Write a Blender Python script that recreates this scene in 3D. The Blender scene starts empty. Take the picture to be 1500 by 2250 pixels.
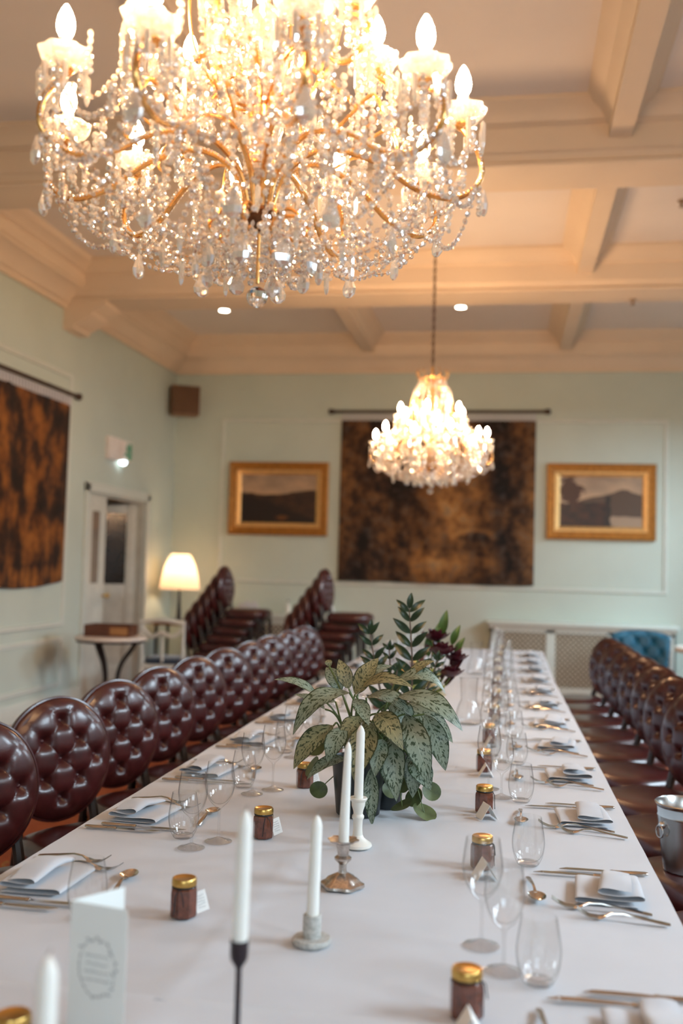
import bpy, bmesh, math, random
from math import sin, cos, pi, radians, sqrt, exp
from mathutils import Vector, Matrix, Euler, noise as mnoise

random.seed(7)
scene = bpy.context.scene
COL = scene.collection

# ------------------------------------------------------------------ camera, world, light, exposure
CAM_H = 1.45
yaw, pitch, roll = radians(9.6), radians(2.95), 0.0263
fw = Vector((-sin(yaw) * cos(pitch), cos(yaw) * cos(pitch), sin(pitch)))
rt0 = Vector((cos(yaw), sin(yaw), 0)); up0 = rt0.cross(fw)
rt = rt0 * cos(roll) + up0 * sin(roll); up = up0 * cos(roll) - rt0 * sin(roll)
cd = bpy.data.cameras.new('camera')
cd.sensor_fit = 'HORIZONTAL'; cd.sensor_width = 24.0; cd.lens = 35.0
cd.clip_start = 0.05; cd.clip_end = 60
cd.dof.use_dof = True; cd.dof.focus_distance = 2.65; cd.dof.aperture_fstop = 1.9
cam = bpy.data.objects.new('camera', cd); COL.objects.link(cam)
cam.matrix_world = Matrix(((rt.x, up.x, -fw.x, 0), (rt.y, up.y, -fw.y, 0), (rt.z, up.z, -fw.z, CAM_H), (0, 0, 0, 1)))
scene.camera = cam
scene.cycles.transparent_max_bounces = 48

world = bpy.data.worlds.new('world'); scene.world = world; world.use_nodes = True
wb = world.node_tree.nodes['Background']
wb.inputs['Color'].default_value = (0.75, 0.87, 1.0, 1); wb.inputs['Strength'].default_value = 0.5

WIN_Y = (-0.9, 1.9, 4.7, 7.45, 10.35)
WIN_W, WIN_Z0, WIN_Z1 = 1.5, 0.95, 3.2
# daylight: soft sky seen through each tall window in the right wall, falling in and down
for k, wy in enumerate(WIN_Y):
    ld = bpy.data.lights.new('window_daylight', 'AREA'); ld.shape = 'RECTANGLE'
    ld.size = 2.0; ld.size_y = 1.9
    ld.energy = 420; ld.color = (0.68, 0.86, 1.0)
    lo = bpy.data.objects.new('window_daylight', ld); COL.objects.link(lo)
    lo.location = (4.7, wy, 3.75)
    lo.rotation_euler = (Vector((0.0, wy, 0.9)) - Vector(lo.location)).to_track_quat('-Z', 'Y').to_euler()

ld = bpy.data.lights.new('window_daylight', 'AREA'); ld.shape = 'RECTANGLE'; ld.size = 3.0; ld.size_y = 2.0      # bay window behind the camera
ld.energy = 150; ld.color = (0.68, 0.86, 1.0)
lo = bpy.data.objects.new('window_daylight', ld); COL.objects.link(lo); lo.location = (0.9, -4.4, 3.3)
lo.rotation_euler = (Vector((-0.4, 2.5, 0.9)) - Vector(lo.location)).to_track_quat('-Z', 'Y').to_euler()

BULB = 540.0           # emission of the candle bulbs
vs = scene.view_settings
vs.view_transform = 'Standard'; vs.look = 'None'; vs.gamma = 1.0; vs.use_curve_mapping = False
vs.exposure = 0.0

# ------------------------------------------------------------------ materials
def setin(n, k, v):
    if k in n.inputs:
        n.inputs[k].default_value = v
def newmat(name):
    m = bpy.data.materials.new(name); m.use_nodes = True
    nt = m.node_tree; b = nt.nodes['Principled BSDF']
    return m, nt, b
def rgba(c): return (c[0], c[1], c[2], 1.0)
def N(nt, t, **kw):
    n = nt.nodes.new(t)
    for k, v in kw.items():
        if k.startswith('i_'): n.inputs[k[2:].replace('_', ' ')].default_value = v
        else: setattr(n, k, v)
    return n
def L(nt, a, b): nt.links.new(a, b)
def mathn(nt, op, a, b=None, clamp=False):
    n = nt.nodes.new('ShaderNodeMath'); n.operation = op; n.use_clamp = clamp
    for i, v in ((0, a), (1, b)):
        if v is None: continue
        if isinstance(v, (int, float)): n.inputs[i].default_value = v
        else: L(nt, v, n.inputs[i])
    return n.outputs[0]
def mixc(nt, fac, a, b):
    n = nt.nodes.new('ShaderNodeMix'); n.data_type = 'RGBA'
    for sock, v in ((n.inputs[0], fac), (n.inputs[6], a), (n.inputs[7], b)):
        if isinstance(v, (int, float)): sock.default_value = v
        elif isinstance(v, tuple): sock.default_value = rgba(v)
        else: L(nt, v, sock)
    return n.outputs[2]
def ramp(nt, fac, stops):
    n = nt.nodes.new('ShaderNodeValToRGB'); e = n.color_ramp.elements
    while len(e) < len(stops): e.new(0.5)
    for x, (p, c) in zip(e, stops): x.position = p; x.color = rgba(c)
    L(nt, fac, n.inputs[0]); return n.outputs[0]
def noisen(nt, vec, scale, detail=4.0, rough=0.55, out=0):
    n = N(nt, 'ShaderNodeTexNoise'); n.inputs['Scale'].default_value = scale
    n.inputs['Detail'].default_value = detail; n.inputs['Roughness'].default_value = rough
    if vec is not None: L(nt, vec, n.inputs['Vector'])
    return n.outputs[out]
def objco(nt): return nt.nodes.new('ShaderNodeTexCoord').outputs['Object']
def uvco(nt): return nt.nodes.new('ShaderNodeTexCoord').outputs['UV']
def bump(nt, b, h, strength=0.2, dist=0.01):
    n = N(nt, 'ShaderNodeBump'); n.inputs['Strength'].default_value = strength; n.inputs['Distance'].default_value = dist
    L(nt, h, n.inputs['Height']); L(nt, n.outputs[0], b.inputs['Normal'])

MATS = {}
def simple(name, col, rough=0.5, metal=0.0, var=0.08, scale=8.0, bmp=0.0, bscale=60.0, **kw):
    m, nt, b = newmat(name)
    v = objco(nt); f = noisen(nt, v, scale)
    lo = tuple(max(0, c * (1 - var)) for c in col); hi = tuple(min(1, c * (1 + var)) for c in col)
    L(nt, ramp(nt, f, [(0.3, lo), (0.7, hi)]), b.inputs['Base Color'])
    setin(b, 'Roughness', rough); setin(b, 'Metallic', metal)
    for k, x in kw.items(): setin(b, k.replace('_', ' '), x)
    if bmp: bump(nt, b, noisen(nt, v, bscale, 6.0), bmp, 0.004)
    MATS[name] = m; return m

simple('wall_paint', (0.51, 0.59, 0.53), 0.6, var=0.03, scale=2.0, bmp=0.05, bscale=90)
simple('ceiling_paint', (0.75, 0.70, 0.65), 0.7, var=0.03, scale=1.5)
simple('cornice_paint', (0.72, 0.60, 0.46), 0.6, var=0.03, scale=1.5)
simple('white_trim', (0.60, 0.65, 0.60), 0.45, var=0.03)
simple('cream_gloss', (0.74, 0.74, 0.68), 0.4, var=0.04)
simple('cabinet_paint', (0.60, 0.68, 0.64), 0.4, var=0.03)
simple('lattice_paint', (0.60, 0.55, 0.43), 0.5, var=0.05)
simple('radiator_shade', (0.018, 0.014, 0.01), 0.7)
simple('leather', (0.052, 0.009, 0.009), 0.31, var=0.25, scale=14, bmp=0.10, bscale=220, Coat_Weight=0.30, Coat_Roughness=0.14, Specular_IOR_Level=0.5)
simple('leather_button', (0.07, 0.015, 0.016), 0.28)
simple('dark_wood', (0.018, 0.012, 0.010), 0.35, var=0.3, scale=20)
simple('linen', (0.53, 0.545, 0.58), 0.85, var=0.03, scale=5, bmp=0.08, bscale=400, Sheen_Weight=0.2)
simple('candle_wax', (0.86, 0.85, 0.80), 0.45, var=0.02, Subsurface_Weight=0.15, Subsurface_Radius=(0.01, 0.008, 0.006))
simple('wick', (0.35, 0.30, 0.26), 0.9)
simple('iron', (0.025, 0.015, 0.020), 0.5, metal=0.3)
simple('concrete', (0.46, 0.45, 0.42), 0.75, var=0.3, scale=160, bmp=0.3, bscale=200)
simple('silver_plate', (0.52, 0.47, 0.43), 0.24, metal=1.0, var=0.35, scale=60, bmp=0.35, bscale=110)
simple('ivory', (0.80, 0.77, 0.70), 0.35, var=0.03)
simple('steel', (0.58, 0.55, 0.52), 0.16, metal=1.0, var=0.06)
simple('bucket_steel', (0.60, 0.59, 0.57), 0.26, metal=1.0, var=0.1)
simple('brass_lid', (0.60, 0.37, 0.11), 0.30, metal=1.0, var=0.1, scale=30)
simple('sauce', (0.13, 0.035, 0.018), 0.25, var=0.35, scale=90, Coat_Weight=0.8, Coat_Roughness=0.05)
simple('jar_glass_neck', (0.10, 0.08, 0.05), 0.1, Coat_Weight=0.8)
simple('cord', (0.02, 0.018, 0.02), 0.8)
simple('card', (0.84, 0.83, 0.80), 0.7, var=0.02)
simple('menu_paper', (0.80, 0.82, 0.80), 0.75, var=0.02)
simple('ink', (0.42, 0.43, 0.43), 0.8)
simple('ink_dark', (0.10, 0.10, 0.12), 0.8)
simple('pot_black', (0.02, 0.024, 0.026), 0.35, var=0.2)
simple('soil', (0.03, 0.02, 0.012), 0.95)
simple('gold_arm', (0.78, 0.42, 0.14), 0.26, metal=0.85, var=0.2, scale=40)
simple('bronze', (0.12, 0.055, 0.025), 0.35, metal=0.8, var=0.3, scale=40)
simple('candle_sleeve', (0.85, 0.78, 0.66), 0.5)
simple('frame_gold', (0.38, 0.16, 0.028), 0.42, metal=0.55, var=0.25, scale=30, bmp=0.1, bscale=60)
simple('frame_slip', (0.70, 0.42, 0.16), 0.40, metal=0.6, var=0.15, scale=30)
simple('rod_wood', (0.05, 0.028, 0.018), 0.5)
simple('speaker_wood', (0.20, 0.10, 0.045), 0.5, var=0.3)
simple('speaker_cloth', (0.12, 0.065, 0.035), 0.9)
simple('plastic_white', (0.78, 0.74, 0.70), 0.5)
simple('sign_green', (0.02, 0.30, 0.16), 0.5)
simple('marble', (0.72, 0.66, 0.60), 0.3, var=0.08)
simple('black_metal', (0.012, 0.010, 0.010), 0.35, metal=0.3)
simple('box_wood', (0.10, 0.032, 0.014), 0.4, var=0.4, scale=10)
simple('tan_wood', (0.32, 0.15, 0.05), 0.45, var=0.3, scale=8)
simple('white_chair', (0.62, 0.64, 0.60), 0.4)
simple('navy_velvet', (0.010, 0.025, 0.055), 0.8, Sheen_Weight=0.4)
simple('teal_velvet', (0.0, 0.085, 0.15), 0.5, var=0.2, Sheen_Weight=0.15)
simple('door_paint', (0.60, 0.62, 0.56), 0.45)
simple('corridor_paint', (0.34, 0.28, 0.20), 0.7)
simple('pane_grey', (0.20, 0.16, 0.13), 0.15)
simple('pane_dark', (0.022, 0.012, 0.008), 0.12)
simple('brass', (0.70, 0.46, 0.16), 0.3, metal=1.0)
simple('zz_leaf', (0.012, 0.035, 0.012), 0.3, var=0.4, scale=20)
simple('zz_stem', (0.10, 0.07, 0.05), 0.5)
simple('green_leaf', (0.05, 0.12, 0.025), 0.4, var=0.35, scale=20)
simple('lime_leaf', (0.30, 0.36, 0.07), 0.45, var=0.3, scale=20)
simple('round_leaf', (0.10, 0.13, 0.05), 0.45, var=0.4, scale=25)
simple('burgundy_petal', (0.055, 0.006, 0.012), 0.4, var=0.4, scale=20)
simple('white_petal', (0.70, 0.62, 0.42), 0.6, var=0.1)
simple('stem_green', (0.10, 0.14, 0.04), 0.5)
simple('hook_metal', (0.35, 0.25, 0.16), 0.4, metal=0.8)

def mat_emit(name, col, strength):
    m, nt, b = newmat(name)
    setin(b, 'Base Color', rgba((0.9, 0.85, 0.8))); setin(b, 'Emission Color', rgba(col)); setin(b, 'Emission Strength', strength)
    MATS[name] = m
mat_emit('bulb', (1.0, 0.60, 0.31), BULB)
mat_emit('downlight_glow', (1.0, 0.86, 0.68), 30.0)
mat_emit('sign_lamp', (0.8, 0.95, 1.0), 5.0)

# pleated lamp shade: cloth that lets the bulb's light through
m, nt, b = newmat('lamp_shade'); setin(b, 'Base Color', rgba((0.85, 0.76, 0.66))); setin(b, 'Roughness', 0.9)
tr = N(nt, 'ShaderNodeBsdfTranslucent'); tr.inputs[0].default_value = (0.92, 0.78, 0.64, 1)
mx = N(nt, 'ShaderNodeMixShader'); mx.inputs[0].default_value = 0.55
L(nt, b.outputs[0], mx.inputs[1]); L(nt, tr.outputs[0], mx.inputs[2])
L(nt, mx.outputs[0], nt.nodes['Material Output'].inputs[0]); MATS['lamp_shade'] = m

# clear blown glass: thin wall, Fresnel reflection over clear transmission
def thin_glass(name, tint, edge, f0=0.035):
    m, nt, b = newmat(name)
    lw = N(nt, 'ShaderNodeLayerWeight'); lw.inputs[0].default_value = 0.5
    fac = mathn(nt, 'ADD', f0, mathn(nt, 'MULTIPLY', mathn(nt, 'POWER', lw.outputs['Facing'], 4.0), 0.45))
    t = N(nt, 'ShaderNodeBsdfTransparent')
    L(nt, ramp(nt, lw.outputs['Facing'], [(0.0, tint), (0.72, tint), (1.0, edge)]), t.inputs[0])
    g = N(nt, 'ShaderNodeBsdfGlossy'); g.inputs['Roughness'].default_value = 0.02
    mx = N(nt, 'ShaderNodeMixShader'); L(nt, fac, mx.inputs[0]); L(nt, t.outputs[0], mx.inputs[1]); L(nt, g.outputs[0], mx.inputs[2])
    L(nt, mx.outputs[0], nt.nodes['Material Output'].inputs[0]); MATS[name] = m
thin_glass('clear_glass', (0.996, 0.996, 0.995), (0.46, 0.47, 0.46), 0.06)
m, nt, b = newmat('solid_glass'); setin(b, 'Base Color', rgba((0.97, 0.98, 0.97))); setin(b, 'Roughness', 0.02); setin(b, 'Transmission Weight', 1.0); setin(b, 'IOR', 1.48); MATS['solid_glass'] = m
# cut crystal: facets that mirror, transmit and scatter the candle light
def crystal(name, tp, gl, rough):
    m, nt, b = newmat(name)
    t = N(nt, 'ShaderNodeBsdfTransparent'); t.inputs[0].default_value = (0.96, 0.95, 0.93, 1)
    g = N(nt, 'ShaderNodeBsdfGlossy'); g.inputs['Roughness'].default_value = rough; g.inputs[0].default_value = (0.95, 0.97, 0.98, 1)
    d = N(nt, 'ShaderNodeBsdfTranslucent'); d.inputs[0].default_value = (0.76, 0.77, 0.77, 1)
    d2 = N(nt, 'ShaderNodeBsdfDiffuse'); d2.inputs[0].default_value = (0.76, 0.77, 0.77, 1)
    a = N(nt, 'ShaderNodeMixShader'); a.inputs[0].default_value = 0.5; L(nt, d.outputs[0], a.inputs[1]); L(nt, d2.outputs[0], a.inputs[2])
    c = N(nt, 'ShaderNodeMixShader'); c.inputs[0].default_value = gl; L(nt, a.outputs[0], c.inputs[1]); L(nt, g.outputs[0], c.inputs[2])
    mx = N(nt, 'ShaderNodeMixShader'); mx.inputs[0].default_value = 1 - tp; L(nt, t.outputs[0], mx.inputs[1]); L(nt, c.outputs[0], mx.inputs[2])
    L(nt, mx.outputs[0], nt.nodes['Material Output'].inputs[0]); MATS[name] = m
thin_glass('stem_glass', (0.992, 0.992, 0.992), (0.55, 0.56, 0.55), 0.16)
crystal('crystal', 0.28, 0.66, 0.09)
crystal('crystal_dish', 0.30, 0.60, 0.12)

# carpet
m, nt, b = newmat('carpet'); v = objco(nt)
vo = N(nt, 'ShaderNodeTexVoronoi'); vo.inputs['Scale'].default_value = 3.2; L(nt, v, vo.inputs['Vector'])
base = ramp(nt, noisen(nt, v, 2.5, 5), [(0.3, (0.24, 0.055, 0.022)), (0.7, (0.36, 0.10, 0.035))])
mot = ramp(nt, noisen(nt, v, 9.0, 3), [(0.42, (0.06, 0.03, 0.015)), (0.52, (0.34, 0.20, 0.07)), (0.6, (0.22, 0.05, 0.025))])
f = mathn(nt, 'LESS_THAN', vo.outputs['Distance'], 0.30)
L(nt, mixc(nt, f, base, mot), b.inputs['Base Color']); setin(b, 'Roughness', 0.95); bump(nt, b, noisen(nt, v, 300, 3), 0.3, 0.004); MATS['carpet'] = m

# variegated leaf: silver blade, dark margin, dark flecks along the side veins (by the leaf's own UV)
def variegated(name, silver, green):
    m, nt, b = newmat(name)
    sp = N(nt, 'ShaderNodeSeparateXYZ'); L(nt, uvco(nt), sp.inputs[0])
    au = mathn(nt, 'ABSOLUTE', mathn(nt, 'MULTIPLY_ADD', sp.outputs[0], 2.0)); 
    nd = au.node.inputs[0].links[0].from_node; nd.inputs[2].default_value = -1.0
    vv = mathn(nt, 'SUBTRACT', sp.outputs[1], mathn(nt, 'MULTIPLY', au, 0.16))
    oi = N(nt, 'ShaderNodeObjectInfo')
    cb = N(nt, 'ShaderNodeCombineXYZ'); L(nt, mathn(nt, 'MULTIPLY', vv, 20.0), cb.inputs[0]); L(nt, mathn(nt, 'MULTIPLY', sp.outputs[0], 7.0), cb.inputs[1]); L(nt, mathn(nt, 'MULTIPLY', oi.outputs['Random'], 30.0), cb.inputs[2])
    n1 = noisen(nt, cb.outputs[0], 1.0, 3.0, 0.6)
    fleck = mathn(nt, 'GREATER_THAN', n1, 0.55)
    edge = mathn(nt, 'GREATER_THAN', mathn(nt, 'ADD', au, mathn(nt, 'MULTIPLY', n1, 0.25)), 1.02)
    rib = mathn(nt, 'LESS_THAN', au, 0.035)
    dark = mathn(nt, 'MAXIMUM', fleck, edge, True)
    c1 = mixc(nt, dark, silver, green); c2 = mixc(nt, rib, c1, tuple(min(1, x * 1.25) for x in silver))
    L(nt, c2, b.inputs['Base Color']); setin(b, 'Roughness', 0.42); MATS[name] = m
variegated('silver_leaf', (0.22, 0.27, 0.20), (0.022, 0.045, 0.016))
variegated('olive_leaf', (0.25, 0.235, 0.12), (0.030, 0.042, 0.014))

# woven tapestries: UV-based verdure
def tapestry_mat(name, scenic):
    m, nt, b = newmat(name); uv = uvco(nt)
    mp = N(nt, 'ShaderNodeMapping'); mp.inputs['Scale'].default_value = (6, 4.2, 1) if scenic else (7, 4.0, 1); L(nt, uv, mp.inputs[0])
    n1 = noisen(nt, mp.outputs[0], 1.4, 6, 0.62); n2 = noisen(nt, mp.outputs[0], 0.55, 2, 0.5); n3 = noisen(nt, mp.outputs[0], 3.5, 4, 0.6)
    sp = N(nt, 'ShaderNodeSeparateXYZ'); L(nt, uv, sp.inputs[0]); u, vv = sp.outputs[0], sp.outputs[1]
    if scenic:
        def gauss(cu, cv, su, sv):
            a = mathn(nt, 'POWER', mathn(nt, 'ABSOLUTE', mathn(nt, 'DIVIDE', mathn(nt, 'SUBTRACT', u, cu), su)), 2.0)
            c = mathn(nt, 'POWER', mathn(nt, 'ABSOLUTE', mathn(nt, 'DIVIDE', mathn(nt, 'SUBTRACT', vv, cv), sv)), 2.0)
            return mathn(nt, 'POWER', 2.718, mathn(nt, 'MULTIPLY', mathn(nt, 'ADD', a, c), -1.0))
        wob = mathn(nt, 'MULTIPLY', mathn(nt, 'SUBTRACT', n3, 0.5), 0.10)
        glow = mathn(nt, 'MAXIMUM', gauss(0.57, 0.44, 0.13, 0.22), mathn(nt, 'MULTIPLY', gauss(0.52, 0.13, 0.22, 0.09), 0.75))
        t = mathn(nt, 'ADD', mathn(nt, 'MULTIPLY', n1, 0.62), mathn(nt, 'MULTIPLY', mathn(nt, 'SUBTRACT', n2, 0.5), 0.55))
        t = mathn(nt, 'ADD', t, mathn(nt, 'MULTIPLY', mathn(nt, 'SUBTRACT', n3, 0.5), 0.60))
        t = mathn(nt, 'ADD', mathn(nt, 'ADD', t, 0.03), mathn(nt, 'MULTIPLY', glow, 0.24))
        ucl = mathn(nt, 'ADD', u, wob)
        for cu, lean, wd, dk in ((0.10, 0.12, 0.05, 0.10), (0.86, -0.05, 0.045, 0.11), (0.30, 0.10, 0.08, 0.06)):     # trees
            x = mathn(nt, 'DIVIDE', mathn(nt, 'SUBTRACT', ucl, mathn(nt, 'ADD', cu, mathn(nt, 'MULTIPLY', vv, lean))), wd)
            band = mathn(nt, 'POWER', 2.718, mathn(nt, 'MULTIPLY', mathn(nt, 'MULTIPLY', x, x), -1.0))
            t = mathn(nt, 'SUBTRACT', t, mathn(nt, 'MULTIPLY', band, dk))
        t = mathn(nt, 'ADD', t, mathn(nt, 'MULTIPLY', gauss(0.585, 0.32, 0.02, 0.10), 0.14))      # pale column
        dx = mathn(nt, 'SUBTRACT', u, 0.70); dy = mathn(nt, 'SUBTRACT', vv, 0.27)
        rr = mathn(nt, 'ADD', mathn(nt, 'SQRT', mathn(nt, 'ADD', mathn(nt, 'MULTIPLY', dx, dx), mathn(nt, 'MULTIPLY', mathn(nt, 'MULTIPLY', dy, dy), 3.0))), mathn(nt, 'MULTIPLY', wob, 0.2))
        upper = mathn(nt, 'MULTIPLY', mathn(nt, 'SUBTRACT', vv, 0.26), 60.0, True)
        rg = mathn(nt, 'DIVIDE', mathn(nt, 'SUBTRACT', rr, 0.105), 0.018)
        ring = mathn(nt, 'MULTIPLY', mathn(nt, 'POWER', 2.718, mathn(nt, 'MULTIPLY', mathn(nt, 'MULTIPLY', rg, rg), -1.0)), upper)
        under = mathn(nt, 'MULTIPLY', mathn(nt, 'MULTIPLY', mathn(nt, 'SUBTRACT', 0.09, rr), 40.0, True), upper)
        t = mathn(nt, 'ADD', t, mathn(nt, 'MULTIPLY', ring, 0.12)); t = mathn(nt, 'SUBTRACT', t, mathn(nt, 'MULTIPLY', under, 0.12))
        c = ramp(nt, t, [(0.14, (0.010, 0.006, 0.004)), (0.24, (0.030, 0.015, 0.008)), (0.33, (0.085, 0.038, 0.014)), (0.44, (0.19, 0.085, 0.026)), (0.58, (0.36, 0.17, 0.05)), (0.75, (0.50, 0.30, 0.12))])
        blue = mathn(nt, 'MULTIPLY', mathn(nt, 'GREATER_THAN', n3, 0.58), 0.45)
        c = mixc(nt, blue, c, (0.045, 0.05, 0.05))
    else:
        mp.inputs['Scale'].default_value = (9, 4.5, 1)
        t = mathn(nt, 'ADD', mathn(nt, 'MULTIPLY', n1, 0.75), mathn(nt, 'MULTIPLY', mathn(nt, 'SUBTRACT', n2, 0.5), 0.5))
        # border of repeated leaves along the lower edge
        cu = mathn(nt, 'SUBTRACT', mathn(nt, 'FRACT', mathn(nt, 'MULTIPLY', u, 21.0)), 0.5); cv = mathn(nt, 'DIVIDE', mathn(nt, 'SUBTRACT', vv, 0.055), 0.075)
        el = mathn(nt, 'ADD', mathn(nt, 'MULTIPLY', mathn(nt, 'MULTIPLY', cu, cu), 2.4), mathn(nt, 'MULTIPLY', cv, cv))
        t = mathn(nt, 'ADD', t, mathn(nt, 'MULTIPLY', mathn(nt, 'LESS_THAN', vv, 0.12), mathn(nt, 'SUBTRACT', 0.09, mathn(nt, 'MULTIPLY', el, 0.14))))
        c = ramp(nt, t, [(0.26, (0.012, 0.007, 0.004)), (0.34, (0.045, 0.018, 0.007)), (0.41, (0.15, 0.050, 0.010)), (0.50, (0.27, 0.10, 0.018)), (0.68, (0.36, 0.17, 0.05))])
    L(nt, c, b.inputs['Base Color']); setin(b, 'Roughness', 0.95)
    wv = N(nt, 'ShaderNodeTexNoise'); wv.inputs['Scale'].default_value = 250; L(nt, uv, wv.inputs[0]); bump(nt, b, wv.outputs[0], 0.3, 0.003)
    MATS[name] = m
tapestry_mat('tapestry_scene', True); tapestry_mat('tapestry_verdure', False)

# oil paintings
def painting_mat(name, which):
    m, nt, b = newmat(name); uv = uvco(nt)
    sp = N(nt, 'ShaderNodeSeparateXYZ'); L(nt, uv, sp.inputs[0]); u, vv = sp.outputs[0], sp.outputs[1]
    n1 = noisen(nt, uv, 3.0, 5); n2 = noisen(nt, uv, 7.0, 5); n4 = noisen(nt, uv, 5.0, 3)
    u = mathn(nt, 'ADD', u, mathn(nt, 'MULTIPLY', mathn(nt, 'SUBTRACT', n4, 0.5), 0.22)); vv = mathn(nt, 'ADD', vv, mathn(nt, 'MULTIPLY', mathn(nt, 'SUBTRACT', n1, 0.5), 0.14))
    sky = ramp(nt, mathn(nt, 'ADD', mathn(nt, 'MULTIPLY', n1, 0.6), mathn(nt, 'MULTIPLY', vv, 0.25)), [(0.38, (0.50, 0.33, 0.20)), (0.52, (0.34, 0.24, 0.16)), (0.66, (0.20, 0.13, 0.09))])
    if which == 0:
        h1 = mathn(nt, 'ADD', 0.60, mathn(nt, 'MULTIPLY', mathn(nt, 'COSINE', mathn(nt, 'MULTIPLY', mathn(nt, 'SUBTRACT', u, 0.95), 5.2)), 0.055))
        land = ramp(nt, n2, [(0.35, (0.022, 0.010, 0.006)), (0.7, (0.060, 0.024, 0.010))])
        c = mixc(nt, mathn(nt, 'LESS_THAN', vv, mathn(nt, 'ADD', h1, mathn(nt, 'MULTIPLY', n2, 0.04))), sky, land)
        h2 = mathn(nt, 'SUBTRACT', 0.62, mathn(nt, 'MULTIPLY', u, 0.55))
        c = mixc(nt, mathn(nt, 'LESS_THAN', vv, h2), c, (0.014, 0.007, 0.005))
        sp2 = mathn(nt, 'LESS_THAN', mathn(nt, 'ADD', mathn(nt, 'ABSOLUTE', mathn(nt, 'SUBTRACT', u, 0.55)), mathn(nt, 'MULTIPLY', mathn(nt, 'ABSOLUTE', mathn(nt, 'SUBTRACT', vv, 0.12)), 3.0)), 0.13)
        c = mixc(nt, sp2, c, (0.13, 0.045, 0.012))
    else:
        h1 = mathn(nt, 'ADD', 0.50, mathn(nt, 'MULTIPLY', mathn(nt, 'SINE', mathn(nt, 'MULTIPLY', u, 3.6)), 0.0))
        mt = mathn(nt, 'SUBTRACT', 0.72, mathn(nt, 'MULTIPLY', mathn(nt, 'ABSOLUTE', mathn(nt, 'SUBTRACT', u, 0.76)), 0.45))
        hill = mathn(nt, 'LESS_THAN', vv, mathn(nt, 'ADD', mt, mathn(nt, 'MULTIPLY', n2, 0.04)))
        c = mixc(nt, hill, sky, (0.085, 0.05, 0.03))
        c = mixc(nt, mathn(nt, 'LESS_THAN', vv, 0.20), c, (0.34, 0.24, 0.16))
        lx = mathn(nt, 'SUBTRACT', 0.62, mathn(nt, 'MULTIPLY', u, 0.55))
        left = mathn(nt, 'MULTIPLY', mathn(nt, 'LESS_THAN', u, 0.62), mathn(nt, 'LESS_THAN', vv, mathn(nt, 'ADD', 0.42, mathn(nt, 'MULTIPLY', n2, 0.12))))
        c = mixc(nt, left, c, ramp(nt, n2, [(0.4, (0.018, 0.009, 0.006)), (0.7, (0.075, 0.024, 0.010))]))
        tr1 = mathn(nt, 'LESS_THAN', mathn(nt, 'ADD', mathn(nt, 'ABSOLUTE', mathn(nt, 'SUBTRACT', u, 0.13)), mathn(nt, 'MULTIPLY', mathn(nt, 'ABSOLUTE', mathn(nt, 'SUBTRACT', vv, 0.72)), 0.5)), mathn(nt, 'MULTIPLY', n2, 0.36))
        c = mixc(nt, tr1, c, (0.060, 0.022, 0.010))
        tr2 = mathn(nt, 'MULTIPLY', mathn(nt, 'LESS_THAN', mathn(nt, 'ABSOLUTE', mathn(nt, 'SUBTRACT', u, 0.585)), 0.028), mathn(nt, 'LESS_THAN', vv, 0.62))
        c = mixc(nt, tr2, c, (0.020, 0.012, 0.008))
    L(nt, c, b.inputs['Base Color']); setin(b, 'Roughness', 0.35); MATS[name] = m
painting_mat('painting_hills', 0); painting_mat('painting_lake', 1)

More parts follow.
